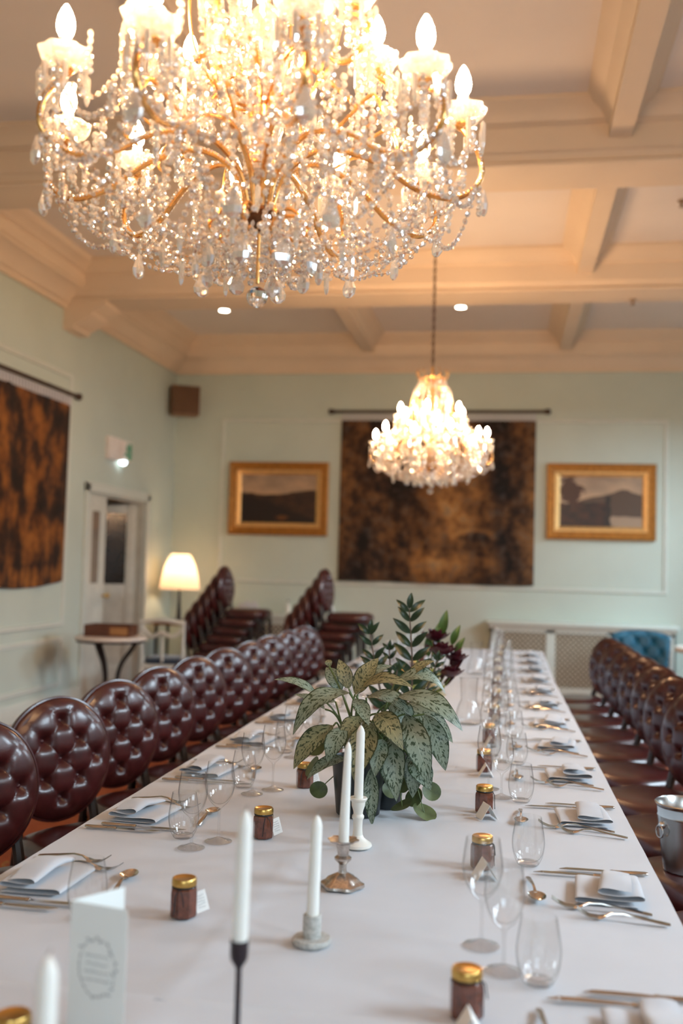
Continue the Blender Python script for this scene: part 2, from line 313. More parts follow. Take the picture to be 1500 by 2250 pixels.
# ------------------------------------------------------------------ mesh helpers
class MB:
    def __init__(s): s.v = []; s.f = []; s.uv = None
    def add(s, vs_, fs_):
        o = len(s.v); s.v += [tuple(p) for p in vs_]; s.f += [tuple(i + o for i in f) for f in fs_]; return s
    def box(s, x0, x1, y0, y1, z0, z1, c=0.0):
        if c <= 0:
            return s.add([(x0, y0, z0), (x1, y0, z0), (x1, y1, z0), (x0, y1, z0), (x0, y0, z1), (x1, y0, z1), (x1, y1, z1), (x0, y1, z1)],
                         [(0, 3, 2, 1), (4, 5, 6, 7), (0, 1, 5, 4), (1, 2, 6, 5), (2, 3, 7, 6), (3, 0, 4, 7)])
        bm = bmesh.new(); bmesh.ops.create_cube(bm, size=1.0)
        for q in bm.verts: q.co = Vector(((x0 + x1) / 2 + q.co.x * (x1 - x0), (y0 + y1) / 2 + q.co.y * (y1 - y0), (z0 + z1) / 2 + q.co.z * (z1 - z0)))
        bmesh.ops.bevel(bm, geom=bm.edges[:], offset=c, segments=2, affect='EDGES', profile=0.6)
        bm.verts.index_update(); vs_ = [q.co[:] for q in bm.verts]; fs_ = [[q.index for q in f.verts] for f in bm.faces]; bm.free()
        return s.add(vs_, fs_)
    def lathe(s, prof, n=24, c=(0, 0, 0), scallop=0.0, sn=6, axis=None):
        vs_ = []; fs_ = []; rings = []
        for r, z in prof:
            if r < 1e-6: rings.append([len(vs_)]); vs_.append((0, 0, z))
            else:
                rings.append(list(range(len(vs_), len(vs_) + n)))
                for k in range(n):
                    a = 2 * pi * k / n; q = r * (1 + scallop * cos(sn * a)); vs_.append((q * cos(a), q * sin(a), z))
        for A, B in zip(rings, rings[1:]):
            for k in range(n):
                k2 = (k + 1) % n
                if len(A) == 1 and len(B) == 1: continue
                if len(A) == 1: fs_.append((A[0], B[k2], B[k]))
                elif len(B) == 1: fs_.append((A[k], A[k2], B[0]))
                else: fs_.append((A[k], A[k2], B[k2], B[k]))
        if axis is not None:
            q = Vector((0, 0, 1)).rotation_difference(Vector(axis)); vs_ = [tuple(q @ Vector(p)) for p in vs_]
        return s.add([(p[0] + c[0], p[1] + c[1], p[2] + c[2]) for p in vs_], fs_)
    def tube(s, path, rad, n=8, caps=True, closed=False, flat=1.0):
        P = [Vector(p) for p in path]; m = len(P)
        if not isinstance(rad, (list, tuple)): rad = [rad] * m
        vs_ = []; fs_ = []; nrm = None
        for i in range(m):
            a = P[(i - 1) % m] if (closed or i > 0) else P[i]; b_ = P[(i + 1) % m] if (closed or i < m - 1) else P[i]
            t = (b_ - a).normalized()
            if nrm is None: nrm = t.orthogonal().normalized() if abs(t.z) > 0.9 else Vector((0, 0, 1)).cross(t).normalized()
            else:
                nrm = nrm - t * nrm.dot(t); nrm.normalize()
            bn = t.cross(nrm)
            for k in range(n):
                g = 2 * pi * k / n; vs_.append(tuple(P[i] + (nrm * cos(g) + bn * sin(g) * flat) * rad[i]))
        for i in range(m if closed else m - 1):
            j = (i + 1) % m
            for k in range(n): k2 = (k + 1) % n; fs_.append((i * n + k, i * n + k2, j * n + k2, j * n + k))
        if caps and not closed: fs_.append(tuple(range(n - 1, -1, -1))); fs_.append(tuple((m - 1) * n + k for k in range(n)))
        return s.add(vs_, fs_)
    def prism(s, poly, axis, a, b_):
        """extrude a 2-D polygon (closed, CCW) along axis 0/1/2 from a to b"""
        n = len(poly)
        def P(t, q):
            if axis == 0: return (t, q[0], q[1])
            if axis == 1: return (q[0], t, q[1])
            return (q[0], q[1], t)
        vs_ = [P(a, q) for q in poly] + [P(b_, q) for q in poly]
        fs_ = [(k, (k + 1) % n, n + (k + 1) % n, n + k) for k in range(n)] + [tuple(range(n - 1, -1, -1)), tuple(range(n, 2 * n))]
        return s.add(vs_, fs_)
    def xform(s, M): s.v = [tuple(M @ Vector(p)) for p in s.v]; return s
    def mesh(s, name, mat, smooth=40):
        me = bpy.data.meshes.new(name); me.from_pydata(s.v, [], s.f)
        bm = bmesh.new(); bm.from_mesh(me); bmesh.ops.recalc_face_normals(bm, faces=bm.faces[:]); bm.to_mesh(me); bm.free()
        if s.uv is not None:
            lay = me.uv_layers.new(name='uv')
            for lp in me.loops: lay.data[lp.index].uv = s.uv[lp.vertex_index]
        if smooth:
            me.polygons.foreach_set('use_smooth', [True] * len(me.polygons)); me.set_sharp_from_angle(angle=radians(smooth))
        me.materials.append(MATS[mat]); me.update(); return me
    def build(s, name, mat, parent=None, smooth=40): return link(name, s.mesh(name, mat, smooth), parent)
def link(name, me, parent=None):
    o = bpy.data.objects.new(name, me); COL.objects.link(o)
    if parent is not None: o.parent = parent
    return o
def tag(o, label=None, cat=None, group=None, kind=None):
    if label: o['label'] = label
    if cat: o['category'] = cat
    if group: o['group'] = group
    if kind: o['kind'] = kind
    return o
def thing(name, label, cat, loc=(0, 0, 0), rz=0.0, group=None):
    o = bpy.data.objects.new(name, None); COL.objects.link(o); o.empty_display_size = 0.05
    o.location = loc; o.rotation_euler = (0, 0, rz); return tag(o, label, cat, group)
def copy_tree(o, parent=None):
    c = o.copy(); COL.objects.link(c); c.parent = parent
    for ch in list(o.children): copy_tree(ch, c)
    return c
def struct(name, mb, mat, parent=None, smooth=40):
    o = mb.build(name, mat, parent, smooth)
    if parent is None: o['kind'] = 'structure'
    return o
def cushion(prof, w, d, n=40, e=3.0, cx=0, cy=0):
    """superellipse slab; prof = [(inset, z)...] bottom to top"""
    mb = MB(); rings = []; vs_ = []; fs_ = []
    for ins, z in prof:
        rings.append(len(vs_))
        for k in range(n):
            a = 2 * pi * k / n; ca, sa = cos(a), sin(a)
            x = (w / 2 - ins) * math.copysign(abs(ca) ** (2 / e), ca); y = (d / 2 - ins) * math.copysign(abs(sa) ** (2 / e), sa)
            vs_.append((cx + x, cy + y, z))
    for A, B in zip(rings, rings[1:]):
        for k in range(n): k2 = (k + 1) % n; fs_.append((A + k, A + k2, B + k2, B + k))
    fs_.append(tuple(range(rings[0] + n - 1, rings[0] - 1, -1))); fs_.append(tuple(range(rings[-1], rings[-1] + n)))
    return mb.add(vs_, fs_)
def bez(p0, p1, p2, p3, n):
    out = []
    for i in range(n + 1):
        t = i / n; u = 1 - t
        out.append(tuple(u ** 3 * a + 3 * u * u * t * b_ + 3 * u * t * t * c + t ** 3 * d for a, b_, c, d in zip(p0, p1, p2, p3)))
    return out
def spline(pts, n=8):
    """Catmull-Rom through the points"""
    P = [Vector(p) for p in pts]; out = []
    for i in range(len(P) - 1):
        a = P[max(i - 1, 0)]; b_ = P[i]; c = P[i + 1]; d = P[min(i + 2, len(P) - 1)]
        for k in range(n):
            t = k / n
            out.append(tuple(0.5 * ((2 * b_) + (c - a) * t + (2 * a - 5 * b_ + 4 * c - d) * t * t + (3 * b_ - a - 3 * c + d) * t ** 3)))
    out.append(tuple(P[-1])); return out
def ring_frame(w, h, prof):
    """mitred rectangular frame in the XZ plane facing -Y; prof = [(inset, depth)...]"""
    mb = MB(); vs_ = []; fs_ = []
    for ins, dp in prof:
        x, z = w / 2 - ins, h / 2 - ins
        vs_ += [(-x, -dp, -z), (x, -dp, -z), (x, -dp, z), (-x, -dp, z)]
    for i in range(len(prof) - 1):
        for k in range(4): k2 = (k + 1) % 4; fs_.append((4 * i + k, 4 * i + k2, 4 * i + 4 + k2, 4 * i + 4 + k))
    return mb.add(vs_, fs_)
def uvgrid(fn, nu, nv):
    """surface patch with uv; fn(u,v)->point"""
    mb = MB(); mb.uv = []
    for j in range(nv + 1):
        for i in range(nu + 1):
            mb.v.append(tuple(fn(i / nu, j / nv))); mb.uv.append((i / nu, j / nv))
    for j in range(nv):
        for i in range(nu):
            a = j * (nu + 1) + i; mb.f.append((a, a + 1, a + nu + 2, a + nu + 1))
    return mb
ORD = ['nearest', 'second', 'third', 'fourth', 'fifth', 'sixth', 'seventh', 'eighth', 'ninth', 'tenth', 'eleventh', 'twelfth', 'thirteenth', 'fourteenth']

# ------------------------------------------------------------------ the room
XL, XR, YB, YF, ZC = -4.17, 3.0, 11.95, -2.6, 4.2
SOF = 3.85
struct('floor', MB().box(XL - 2.5, XR + 0.3, YF - 0.2, YB + 0.2, -0.1, 0.0), 'carpet')
struct('ceiling', MB().box(XL - 0.2, XR + 0.3, YF - 0.2, YB + 0.2, ZC, ZC + 0.1), 'ceiling_paint')
struct('wall_back', MB().box(XL - 0.2, XR + 0.3, YB, YB + 0.15, 0, ZC), 'wall_paint')
wf = MB(); FX0, FX1 = -0.6, 2.0
wf.box(XL - 0.2, FX0, YF - 0.12, YF, 0, ZC); wf.box(FX1, XR + 0.3, YF - 0.12, YF, 0, ZC); wf.box(FX0, FX1, YF - 0.12, YF, 0, WIN_Z0); wf.box(FX0, FX1, YF - 0.12, YF, WIN_Z1, ZC)
struct('wall_front', wf, 'wall_paint')
w = tag(bpy.data.objects.new('window_6', None), kind='structure'); COL.objects.link(w); w.location = ((FX0 + FX1) / 2, YF, WIN_Z0)
fr = MB(); hw_, hh_ = (FX1 - FX0) / 2, WIN_Z1 - WIN_Z0
for x in (-hw_ + 0.03, -hw_ / 3, hw_ / 3, hw_ - 0.03): fr.box(x - 0.03, x + 0.03, -0.09, -0.03, 0, hh_)
for z in (0.03, hh_ * 0.6, hh_ - 0.03): fr.box(-hw_, hw_, -0.09, -0.03, z - 0.03, z + 0.03)
fr.build('window_frame', 'cream_gloss', w)
D0, D1, DZ = 9.40, 11.00, 2.10     # doorway in the left wall
wl = MB(); wl.box(XL - 0.18, XL, YF, D0, 0, ZC); wl.box(XL - 0.18, XL, D1, YB, 0, ZC); wl.box(XL - 0.18, XL, D0, D1, DZ, ZC)
struct('wall_left', wl, 'wall_paint')
wr = MB(); ys = [YF] + [y for wy in WIN_Y for y in (wy - WIN_W / 2, wy + WIN_W / 2)] + [YB]
for i in range(0, len(ys), 2): wr.box(XR, XR + 0.12, ys[i], ys[i + 1], 0, ZC)
for wy in WIN_Y: wr.box(XR, XR + 0.12, wy - WIN_W / 2, wy + WIN_W / 2, 0, WIN_Z0); wr.box(XR, XR + 0.12, wy - WIN_W / 2, wy + WIN_W / 2, WIN_Z1, ZC)
struct('wall_right', wr, 'wall_paint')
for k, wy in enumerate(WIN_Y):
    w = tag(bpy.data.objects.new('window_%d' % (k + 1), None), kind='structure'); COL.objects.link(w); w.location = (XR, wy, WIN_Z0)
    fr = MB(); W2 = WIN_W / 2; H = WIN_Z1 - WIN_Z0
    fr.box(0.02, 0.10, -W2, -W2 + 0.06, 0, H); fr.box(0.02, 0.10, W2 - 0.06, W2, 0, H); fr.box(0.02, 0.10, -W2, W2, 0, 0.06); fr.box(0.02, 0.10, -W2, W2, H - 0.06, H)
    fr.build('window_frame', 'cream_gloss', w)
    gb = MB(); gb.box(0.04, 0.08, -0.02, 0.02, 0, H); gb.box(0.04, 0.08, -W2, W2, H * 0.55, H * 0.55 + 0.04); gb.build('glazing_bar', 'cream_gloss', w)
    MB().box(-0.12, 0.02, -W2 - 0.06, W2 + 0.06, -0.05, 0.0, 0.008).build('window_sill', 'cream_gloss', w)

# cornice round the walls; profile = (projection, z)
CORN = [(0, 3.775), (0.035, 3.775), (0.035, 3.815), (0.06, 3.83), (0.085, 3.87), (0.125, 3.915), (0.17, 3.945), (0.20, 3.955), (0.20, 3.985), (0.215, 3.985), (0.215, 4.09), (0.25, 4.105), (0.27, 4.13), (0.33, 4.16), (0.36, 4.2), (0, 4.2)]
def cornice_x(sign, wall, y0, y1):      # along Y on a side wall
    return MB().prism([(wall + sign * p, z) for p, z in CORN], 1, y0, y1)
struct('trim_1', cornice_x(1, XL, YF, YB), 'cornice_paint', smooth=25)
struct('trim_2', cornice_x(-1, XR, YF, YB), 'cornice_paint', smooth=25)
struct('trim_3', MB().prism([(YB - p, z) for p, z in CORN], 0, XL, XR), 'cornice_paint', smooth=25)
# cross beams with mouldings, and the lighter ribs that divide each bay
BEAMS = ((0.15, 0.58), (3.05, 3.48), (5.92, 6.33), (8.66, 9.09))
for k, (a, b_) in enumerate(BEAMS):
    half = [(0.17, ZC), (0.17, 4.175), (0.12, 4.15), (0.09, 4.12), (0.075, 4.085), (0.02, 4.07), (0.02, 3.93), (0.0, 3.92), (-0.02, 3.885), (0.0, 3.87), (0.0, SOF)]
    poly = [(a - p, z) for p, z in half] + [(b_ + p, z) for p, z in reversed(half)]
    struct('trim_%d' % (4 + k), MB().prism(poly, 0, XL + 0.02, XR - 0.02), 'cornice_paint', smooth=25)
    # corbel where the beam meets the wall
    cb = [(0, 3.58), (0.07, 3.59), (0.07, 3.62), (0.10, 3.64), (0.17, 3.69), (0.19, 3.72), (0.19, 3.75), (0.25, 3.79), (0.27, 3.82), (0.27, SOF + 0.02), (0, SOF + 0.02)]
    struct('trim_%d' % (10 + k), MB().prism([(XL + 1.5 * p, z) for p, z in cb], 1, a + 0.03, b_ - 0.03), 'cornice_paint', smooth=25)
bays = [(0.58, 3.05), (3.48, 5.92), (6.33, 8.66), (9.09, YB - 0.3)]
for i, (a, b_) in enumerate(bays):
    for j, x in enumerate((-1.70, 0.60)):
        rp = [(x - 0.20, ZC), (x - 0.17, 4.16), (x - 0.12, 4.13), (x - 0.09, 4.08), (x - 0.065, 4.06), (x - 0.065, 3.985), (x + 0.065, 3.985), (x + 0.065, 4.06), (x + 0.09, 4.08), (x + 0.12, 4.13), (x + 0.17, 4.16), (x + 0.20, ZC)]
        struct('trim_%d' % (20 + 2 * i + j), MB().prism(rp, 1, a - 0.05, b_ + 0.05), 'cornice_paint', smooth=25)
# skirting
SK = [(0, 0), (0.025, 0), (0.025, 0.12), (0.015, 0.15), (0.010, 0.17), (0, 0.17)]
struct('baseboard_left', MB().prism([(XL + p, z) for p, z in SK], 1, YF, D0 - 0.09), 'white_trim')
struct('baseboard_back', MB().prism([(YB - p, z) for p, z in SK], 0, XL, XR), 'white_trim')
# panel mouldings
MP = [(0.0, 0.0), (0.0, 0.012), (0.012, 0.020), (0.028, 0.014), (0.040, 0.018), (0.045, 0.0)]
def panel(name, cx, cz, w, h, back=True, y=0.0):
    o = ring_frame(w, h, MP).build(name, 'white_trim', None, 25); o['kind'] = 'structure'
    if back: o.location = (cx, YB, cz)
    else: o.location = (XL, y, cz); o.rotation_euler = (0, 0, radians(90))
    return o
panel('trim_40', -0.88, 2.20, 5.36, 2.03)
panel('trim_41', 0, 1.99, 3.2, 2.40, False, 7.33)
panel('trim_42', 0, 0.46, 3.2, 0.46, False, 7.33)

# doorway in the left wall with a corridor behind, a closed leaf and a leaf swung away
dr = tag(bpy.data.objects.new('door_1', None), kind='structure'); COL.objects.link(dr); dr.location = (XL, 0, 0)
cs = MB()
for y0, y1, z0, z1 in ((D0 - 0.09, D0, 0, DZ + 0.09), (D1, D1 + 0.09, 0, DZ + 0.09), (D0 - 0.09, D1 + 0.09, DZ, DZ + 0.09)):
    cs.box(-0.01, 0.03, y0, y1, z0, z1, 0.008)
cs.box(-0.01, 0.036, D0 - 0.095, D1 + 0.095, DZ + 0.085, DZ + 0.105, 0.006)
cs.build('casing', 'white_trim', dr)
jm = MB(); jm.box(-0.19, -0.01, D0, D0 + 0.02, 0, DZ); jm.box(-0.19, -0.01, D1 - 0.02, D1, 0, DZ); jm.box(-0.19, -0.01, D0, D1, DZ - 0.02, DZ); jm.build('jamb', 'door_paint', dr)
def leaf_door(parent, w, h, pane_mat, lower_mat):
    lf = bpy.data.objects.new('door_leaf', None); COL.objects.link(lf); lf.parent = parent
    f = MB(); st = 0.10
    for x0, x1, z0, z1 in ((0, st, 0, h), (w - st, w, 0, h), (st, w - st, 0, 0.22), (st, w - st, h - 0.12, h), (st, w - st, 0.98, 1.14)): f.box(x0, x1, -0.02, 0.02, z0, z1, 0.004)
    f.build('stile_frame', 'door_paint', lf)
    MB().box(st, w - st, -0.008, 0.008, 1.14, h - 0.12).build('pane', pane_mat, lf)
    MB().box(st, w - st, -0.008, 0.008, 0.22, 0.98).build('panel', lower_mat, lf)
    q = ring_frame(w - 2 * st, 0.76, [(0, 0.018), (0.02, 0.018), (0.035, 0.008)]).build('panel_moulding', 'door_paint', lf); q.location = (w / 2, 0, 0.60)
    q = ring_frame(w - 2 * st, h - 1.26, [(0, 0.018), (0.02, 0.018), (0.035, 0.008)]).build('panel_moulding', 'door_paint', lf); q.location = (w / 2, 0, (h + 1.02) / 2)
    return lf
l1 = leaf_door(dr, 0.46, 2.07, 'pane_grey', 'door_paint'); l1.location = (-0.02, D0 + 0.02, 0.005); l1.rotation_euler = (0, 0, radians(90))
MB().lathe([(0, 0), (0.012, 0), (0.010, 0.03), (0.025, 0.045), (0.027, 0.06), (0.016, 0.072), (0, 0.074)], 14, (0, 0, 0), axis=(1, 0, 0)).build('door_knob', 'brass', dr).location = (0.0, D0 + 0.45, 1.05)
l2 = leaf_door(dr, 0.78, 2.07, 'pane_dark', 'door_paint'); l2.location = (-0.10, D1 - 0.03, 0.005); l2.rotation_euler = (0, 0, radians(180 + 24))
cr = MB(); cr.box(-2.2, -0.18, D0 - 0.6, D0 - 0.5, 0, 2.7); cr.box(-2.2, -0.18, D1 + 0.8, D1 + 0.9, 0, 2.7); cr.box(-2.3, -2.2, D0 - 0.6, D1 + 0.9, 0, 2.7); cr.box(-2.3, -0.18, D0 - 0.6, D1 + 0.9, 2.6, 2.7)
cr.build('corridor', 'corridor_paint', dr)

# ------------------------------------------------------------------ wall hangings and fittings
def tapestry(label, w, h, mat, loc, rz, rodlabel, rodw, drop):
    t = thing('tapestry', label, 'tapestry', loc, rz)        # origin: bottom centre on the wall
    wav = lambda u: 0.012 * sin(u * 17) + 0.008 * sin(u * 41 + 1)
    hem = lambda u: drop * sin(u * 6.5 + 0.6)
    uvgrid(lambda u, v: ((u - 0.5) * w, -0.035 - wav(u) * (1 - 0.6 * v), hem(u) * (1 - v) + v * h), 48, 12).build('woven_cloth', mat, t)
    uvgrid(lambda u, v: ((u - 0.5) * w, -0.025 - wav(u) * (1 - 0.6 * v), hem(u) * (1 - v) + v * h), 48, 2).build('lining', 'linen', t)
    hd = MB()
    n = int(w / 0.055)
    for k in range(n):
        x = -w / 2 + (k + 0.5) * w / n; hd.box(x - 0.016, x + 0.016, -0.042, -0.026, h - 0.01, h + 0.075)
    hd.build('hanging_tabs', 'linen', t)['kind'] = 'stuff'
    r = thing('tapestry_rod', rodlabel, 'rod', (loc[0], loc[1], loc[2] + h + 0.10), rz)
    MB().tube([(-rodw / 2, -0.045, 0), (rodw / 2, -0.045, 0)], 0.019, 12).build('pole', 'rod_wood', r)
    for s in (-1, 1):
        MB().lathe([(0, 0), (0.024, 0), (0.026, 0.02), (0.034, 0.03), (0.036, 0.055), (0.028, 0.075), (0, 0.085)], 14, (s * rodw / 2, -0.045, 0), axis=(s, 0, 0)).build('finial', 'rod_wood', r)
        MB().box(s * (rodw / 2 - 0.1) - 0.012, s * (rodw / 2 - 0.1) + 0.012, -0.045, 0.0, -0.012, 0.012).build('bracket', 'black_metal', r)
tapestry('large brown woven landscape tapestry with trees and bridge on back wall', 2.33, 1.96, 'tapestry_scene', (-0.875, YB, 1.24), 0, 'dark wooden rod holding the landscape tapestry on back wall', 2.50, 0.004)
tapestry('rust and black verdure tapestry hanging on the left wall', 2.30, 1.70, 'tapestry_verdure', (XL, 7.71, 1.19), radians(90), 'dark rod with round finial above tapestry on left wall', 2.48, 0.03)

def picture(label, cx, cz, w, h, mat):
    p = thing('framed_painting', label, 'painting', (cx, YB, cz), 0, 'gilt framed landscape paintings on the back wall')
    ring_frame(w, h, [(0, 0.0), (0, 0.05), (0.012, 0.062), (0.03, 0.064), (0.045, 0.050), (0.075, 0.046), (0.085, 0.052), (0.095, 0.046)]).build('gilt_frame', 'frame_gold', p, 25)
    ring_frame(w - 0.19, h - 0.19, [(0, 0.046), (0.015, 0.044), (0.05, 0.022), (0.06, 0.014)]).build('inner_slip', 'frame_slip', p, 25)
    w2, h2 = w - 0.30, h - 0.30
    uvgrid(lambda u, v: ((u - 0.5) * w2, -0.016, (v - 0.5) * h2), 2, 2).build('canvas', mat, p)
picture('gilt framed painting of dark hills under pale cloudy sky', -2.81, 2.225, 1.25, 0.90, 'painting_hills')
picture('gilt framed painting of lake with trees, right of the tapestry', 1.045, 2.245, 1.24, 0.89, 'painting_lake')

sp = thing('wall_speaker', 'brown wooden loudspeaker tilted in the corner under the cornice', 'speaker', (-3.98, 11.72, 3.22), radians(28))
MB().box(-0.17, 0.17, -0.10, 0.12, 0, 0.36, 0.01).build('cabinet', 'speaker_wood', sp)
MB().box(-0.155, 0.155, -0.115, -0.098, 0.015, 0.345, 0.006).build('grille', 'speaker_cloth', sp)
MB().tube([(0, 0.10, 0.18), (0.0, 0.26, 0.2)], 0.015).build('bracket', 'black_metal', sp)

ex = thing('exit_sign', 'white exit sign box with green running figure above door', 'sign', (XL, 10.06, 2.44), radians(90))
MB().box(-0.28, 0.02, -0.05, 0, 0.04, 0.28, 0.008).build('housing', 'plastic_white', ex)
MB().box(0.02, 0.30, -0.07, 0, 0.05, 0.27, 0.008).build('sign_plate', 'plastic_white', ex)
pg = MB(); fx = lambda x, z, r: pg.lathe([(0, 0), (r, 0), (r, 0.003), (0, 0.003)], 12, (x, -0.071, z), axis=(0, -1, 0))
fx(0.16, 0.235, 0.014)
for a, b_ in (((0.155, 0.215), (0.14, 0.15)), ((0.155, 0.205), (0.12, 0.20)), ((0.155, 0.205), (0.19, 0.18)), ((0.14, 0.15), (0.175, 0.12)), ((0.175, 0.12), (0.165, 0.08)), ((0.14, 0.15), (0.105, 0.11)), ((0.105, 0.11), (0.075, 0.11))):
    pg.tube([(a[0], -0.073, a[1]), (b_[0], -0.073, b_[1])], 0.010, 6)
pg.box(0.21, 0.27, -0.075, -0.070, 0.07, 0.25)
pg.build('green_pictogram', 'sign_green', ex)
MB().lathe([(0, -0.03), (0.03, -0.02), (0.04, 0.0), (0.04, 0.02), (0, 0.02)], 14, (0.10, -0.05, 0.03)).build('lamp', 'sign_lamp', ex)

def downlight(x, y, label):
    d = thing('recessed_downlight', label, 'downlight', (x, y, ZC), 0, 'recessed ceiling downlights')
    MB().lathe([(0.052, -0.004), (0.075, -0.008), (0.082, -0.002), (0.082, 0.0)], 24).build('trim_ring', 'plastic_white', d)
    MB().lathe([(0, -0.002), (0.054, -0.003)], 24).build('lens', 'downlight_glow', d)
downlight(-3.14, 10.47, 'glowing recessed downlight in ceiling near the left wall')
downlight(-0.55, 10.50, 'glowing recessed downlight in ceiling above the far chandelier')
for x, y, z, l in ((1.215, 7.55, ZC, 'small brass sprinkler head on ceiling at right edge'), (1.04, 9.0, SOF, 'tiny sprinkler head under the far ceiling beam')):
    s = thing('sprinkler_head', l, 'sprinkler', (x, y, z))
    MB().lathe([(0, 0), (0.03, 0), (0.028, -0.01), (0.012, -0.014), (0.010, -0.04), (0, -0.04)], 14).build('body', 'hook_metal', s)
    MB().lathe([(0, -0.05), (0.022, -0.05), (0.022, -0.046), (0, -0.045)], 14).build('deflector', 'hook_metal', s)

# ------------------------------------------------------------------ dining chairs
BA, BB = 0.212, 0.220        # half width and half height of the oval back
PU, PV = 0.071, 0.0690       # tufting lattice
BTN = [(i * PU, j * PV) for i in range(-2, 3) for j in range(-2, 3) if (i + j) % 2 == 0 and (i * PU / BA) ** 2 + (j * PV / BB) ** 2 < 0.70]
def tuft(u, v, rho):
    base = 0.045 * (max(0.0, 1 - rho ** 3.2)) ** 0.55
    d = 0.0
    for bu, bv in BTN:
        q = ((u - bu) ** 2 + (v - bv) ** 2) / 0.026 ** 2
        if q < 9: d += 0.021 * exp(-q) + 0.006 * exp(-q * 5)
    s = u / PU; t = v / PV; fade = max(0.0, min(1.0, (1.0 - rho) / 0.12))
    for w in (s + t, s - t):
        k = round(w / 2) * 2; dist = abs(w - k) * PU * 0.70
        d += (0.0028 * exp(-(dist / 0.0035) ** 2) + 0.0030 * exp(-(dist / 0.014) ** 2)) * fade
    return max(base - d, 0.0)
def make_chair():
    t = thing('dining_chair', '', 'chair')
    # rounded seat
    cushion([(0.03, 0.395), (0.006, 0.40), (0.0, 0.415), (0.0, 0.445), (0.012, 0.468), (0.05, 0.483), (0.12, 0.487)], 0.46, 0.45, 40, 3.2, 0.255, 0).build('seat', 'leather', t, 60)
    sp_ = cushion([(0.004, 0.36), (0.0, 0.365), (0.0, 0.395), (0.004, 0.398)], 0.43, 0.42, 32, 3.2, 0.255, 0); sp_.build('seat_rail', 'dark_wood', t)
    # tufted oval back: local plane (width y, height z, front +x), leaning back a little
    RI, SG = 46, 104; mb = MB(); vs_ = [(tuft(0, 0, 0), 0, 0)]
    for i in range(1, RI + 1):
        rho = (i / RI) ** 0.93
        for k in range(SG):
            a = 2 * pi * k / SG; u = BA * rho * cos(a); v = BB * rho * sin(a); vs_.append((tuft(u, v, rho), u, v))
    fs_ = [(0, 1 + k, 1 + (k + 1) % SG) for k in range(SG)]
    for i in range(RI - 1):
        for k in range(SG): a = 1 + i * SG; k2 = (k + 1) % SG; fs_.append((a + k, a + SG + k, a + SG + k2, a + k2))
    last = 1 + (RI - 1) * SG; prev = last
    for sc, x in ((1.012, -0.012), (1.0, -0.030), (0.97, -0.040), (0.6, -0.046)):
        o = len(vs_)
        for k in range(SG): a = 2 * pi * k / SG; vs_.append((x, BA * sc * cos(a), BB * sc * sin(a)))
        for k in range(SG): k2 = (k + 1) % SG; fs_.append((prev + k, o + k, o + k2, prev + k2))
        prev = o
    fs_.append(tuple(prev + k for k in range(SG)))
    mb.add(vs_, fs_)
    M = Matrix.Translation((-0.01, 0, 0.705)) @ Matrix.Rotation(radians(-5), 4, 'Y')
    bk = mb.xform(M).build('backrest', 'leather', t, 60)
    pp = MB().tube([(0.0, BA * 1.008 * cos(2 * pi * k / 64), BB * 1.008 * sin(2 * pi * k / 64)) for k in range(64)], 0.0055, 6, closed=True).xform(M); pp.build('piping', 'leather', bk)
    bm_ = MB().lathe([(0, -0.004), (0.0085, -0.002), (0.009, 0.002), (0.006, 0.006), (0, 0.0075)], 10, axis=(1, 0, 0)).mesh('button', 'leather_button')
    for bu, bv in BTN:
        o = link('button', bm_, bk); o.location = M @ Vector((tuft(bu, bv, sqrt((bu / BA) ** 2 + (bv / BB) ** 2)) + 0.003, bu, bv)); o.rotation_euler = (0, radians(-5), 0)
    for s in (-1, 1):
        MB().tube(spline([(-0.09, s * 0.165, 0), (-0.035, s * 0.16, 0.22), (0.005, s * 0.155, 0.42), (-0.03, s * 0.15, 0.56), (-0.045, s * 0.13, 0.66)], 5), [0.014] * 5 + [0.019] * 10 + [0.020] * 5 + [0.014], 8).build('leg', 'dark_wood', t)
        MB().tube([(0.43, s * 0.17, 0.375), (0.44, s * 0.172, 0.2), (0.445, s * 0.175, 0)], [0.024, 0.019, 0.013], 8).build('leg', 'dark_wood', t)
    return t
CHAIR = make_chair()
used = [False]
def place_chair(x, y, z, rz, label, group):
    c = CHAIR if not used[0] else copy_tree(CHAIR)
    used[0] = True
    c.location = (x, y, z); c.rotation_euler = (0, 0, rz); tag(c, label, 'chair', group); return c
LCY = [2.92 + 0.565 * k for k in range(10)]
for k, y in enumerate(LCY):
    place_chair(-1.62 + random.uniform(-0.015, 0.015), y, 0, radians(-33 + random.uniform(-3, 3)), 'buttoned oval-backed maroon leather chair, %s in the row left of the table' % ORD[k], 'leather chairs along the table')
RCY = [3.05 + 0.545 * k for k in range(10)]
for k, y in enumerate(RCY):
    place_chair(0.875 - 0.013 * k + random.uniform(-0.012, 0.012), y, 0, radians(180 + 33 + random.uniform(-3, 3)), 'buttoned oval-backed maroon leather chair, %s in the row right of the table' % ORD[k], 'leather chairs along the table')
for nm, x0, y0, lab, n in (('left', -2.97, 10.35, 'stacked chair nearest the lamp', 6), ('right', -1.85, 10.2, 'stacked chair before the landscape tapestry', 6)):
    for k in range(n):
        lv = ['lowest', 'second from bottom', 'third from bottom', 'third from top', 'second from top', 'topmost'][k]
        place_chair(x0 + 0.068 * (k - 5), y0 + 0.0, 0.092 * k, radians(random.uniform(-3, 3)) - 0.10, 'dark leather %s, %s of its stack' % (lab, lv), 'chairs stacked by the back wall')

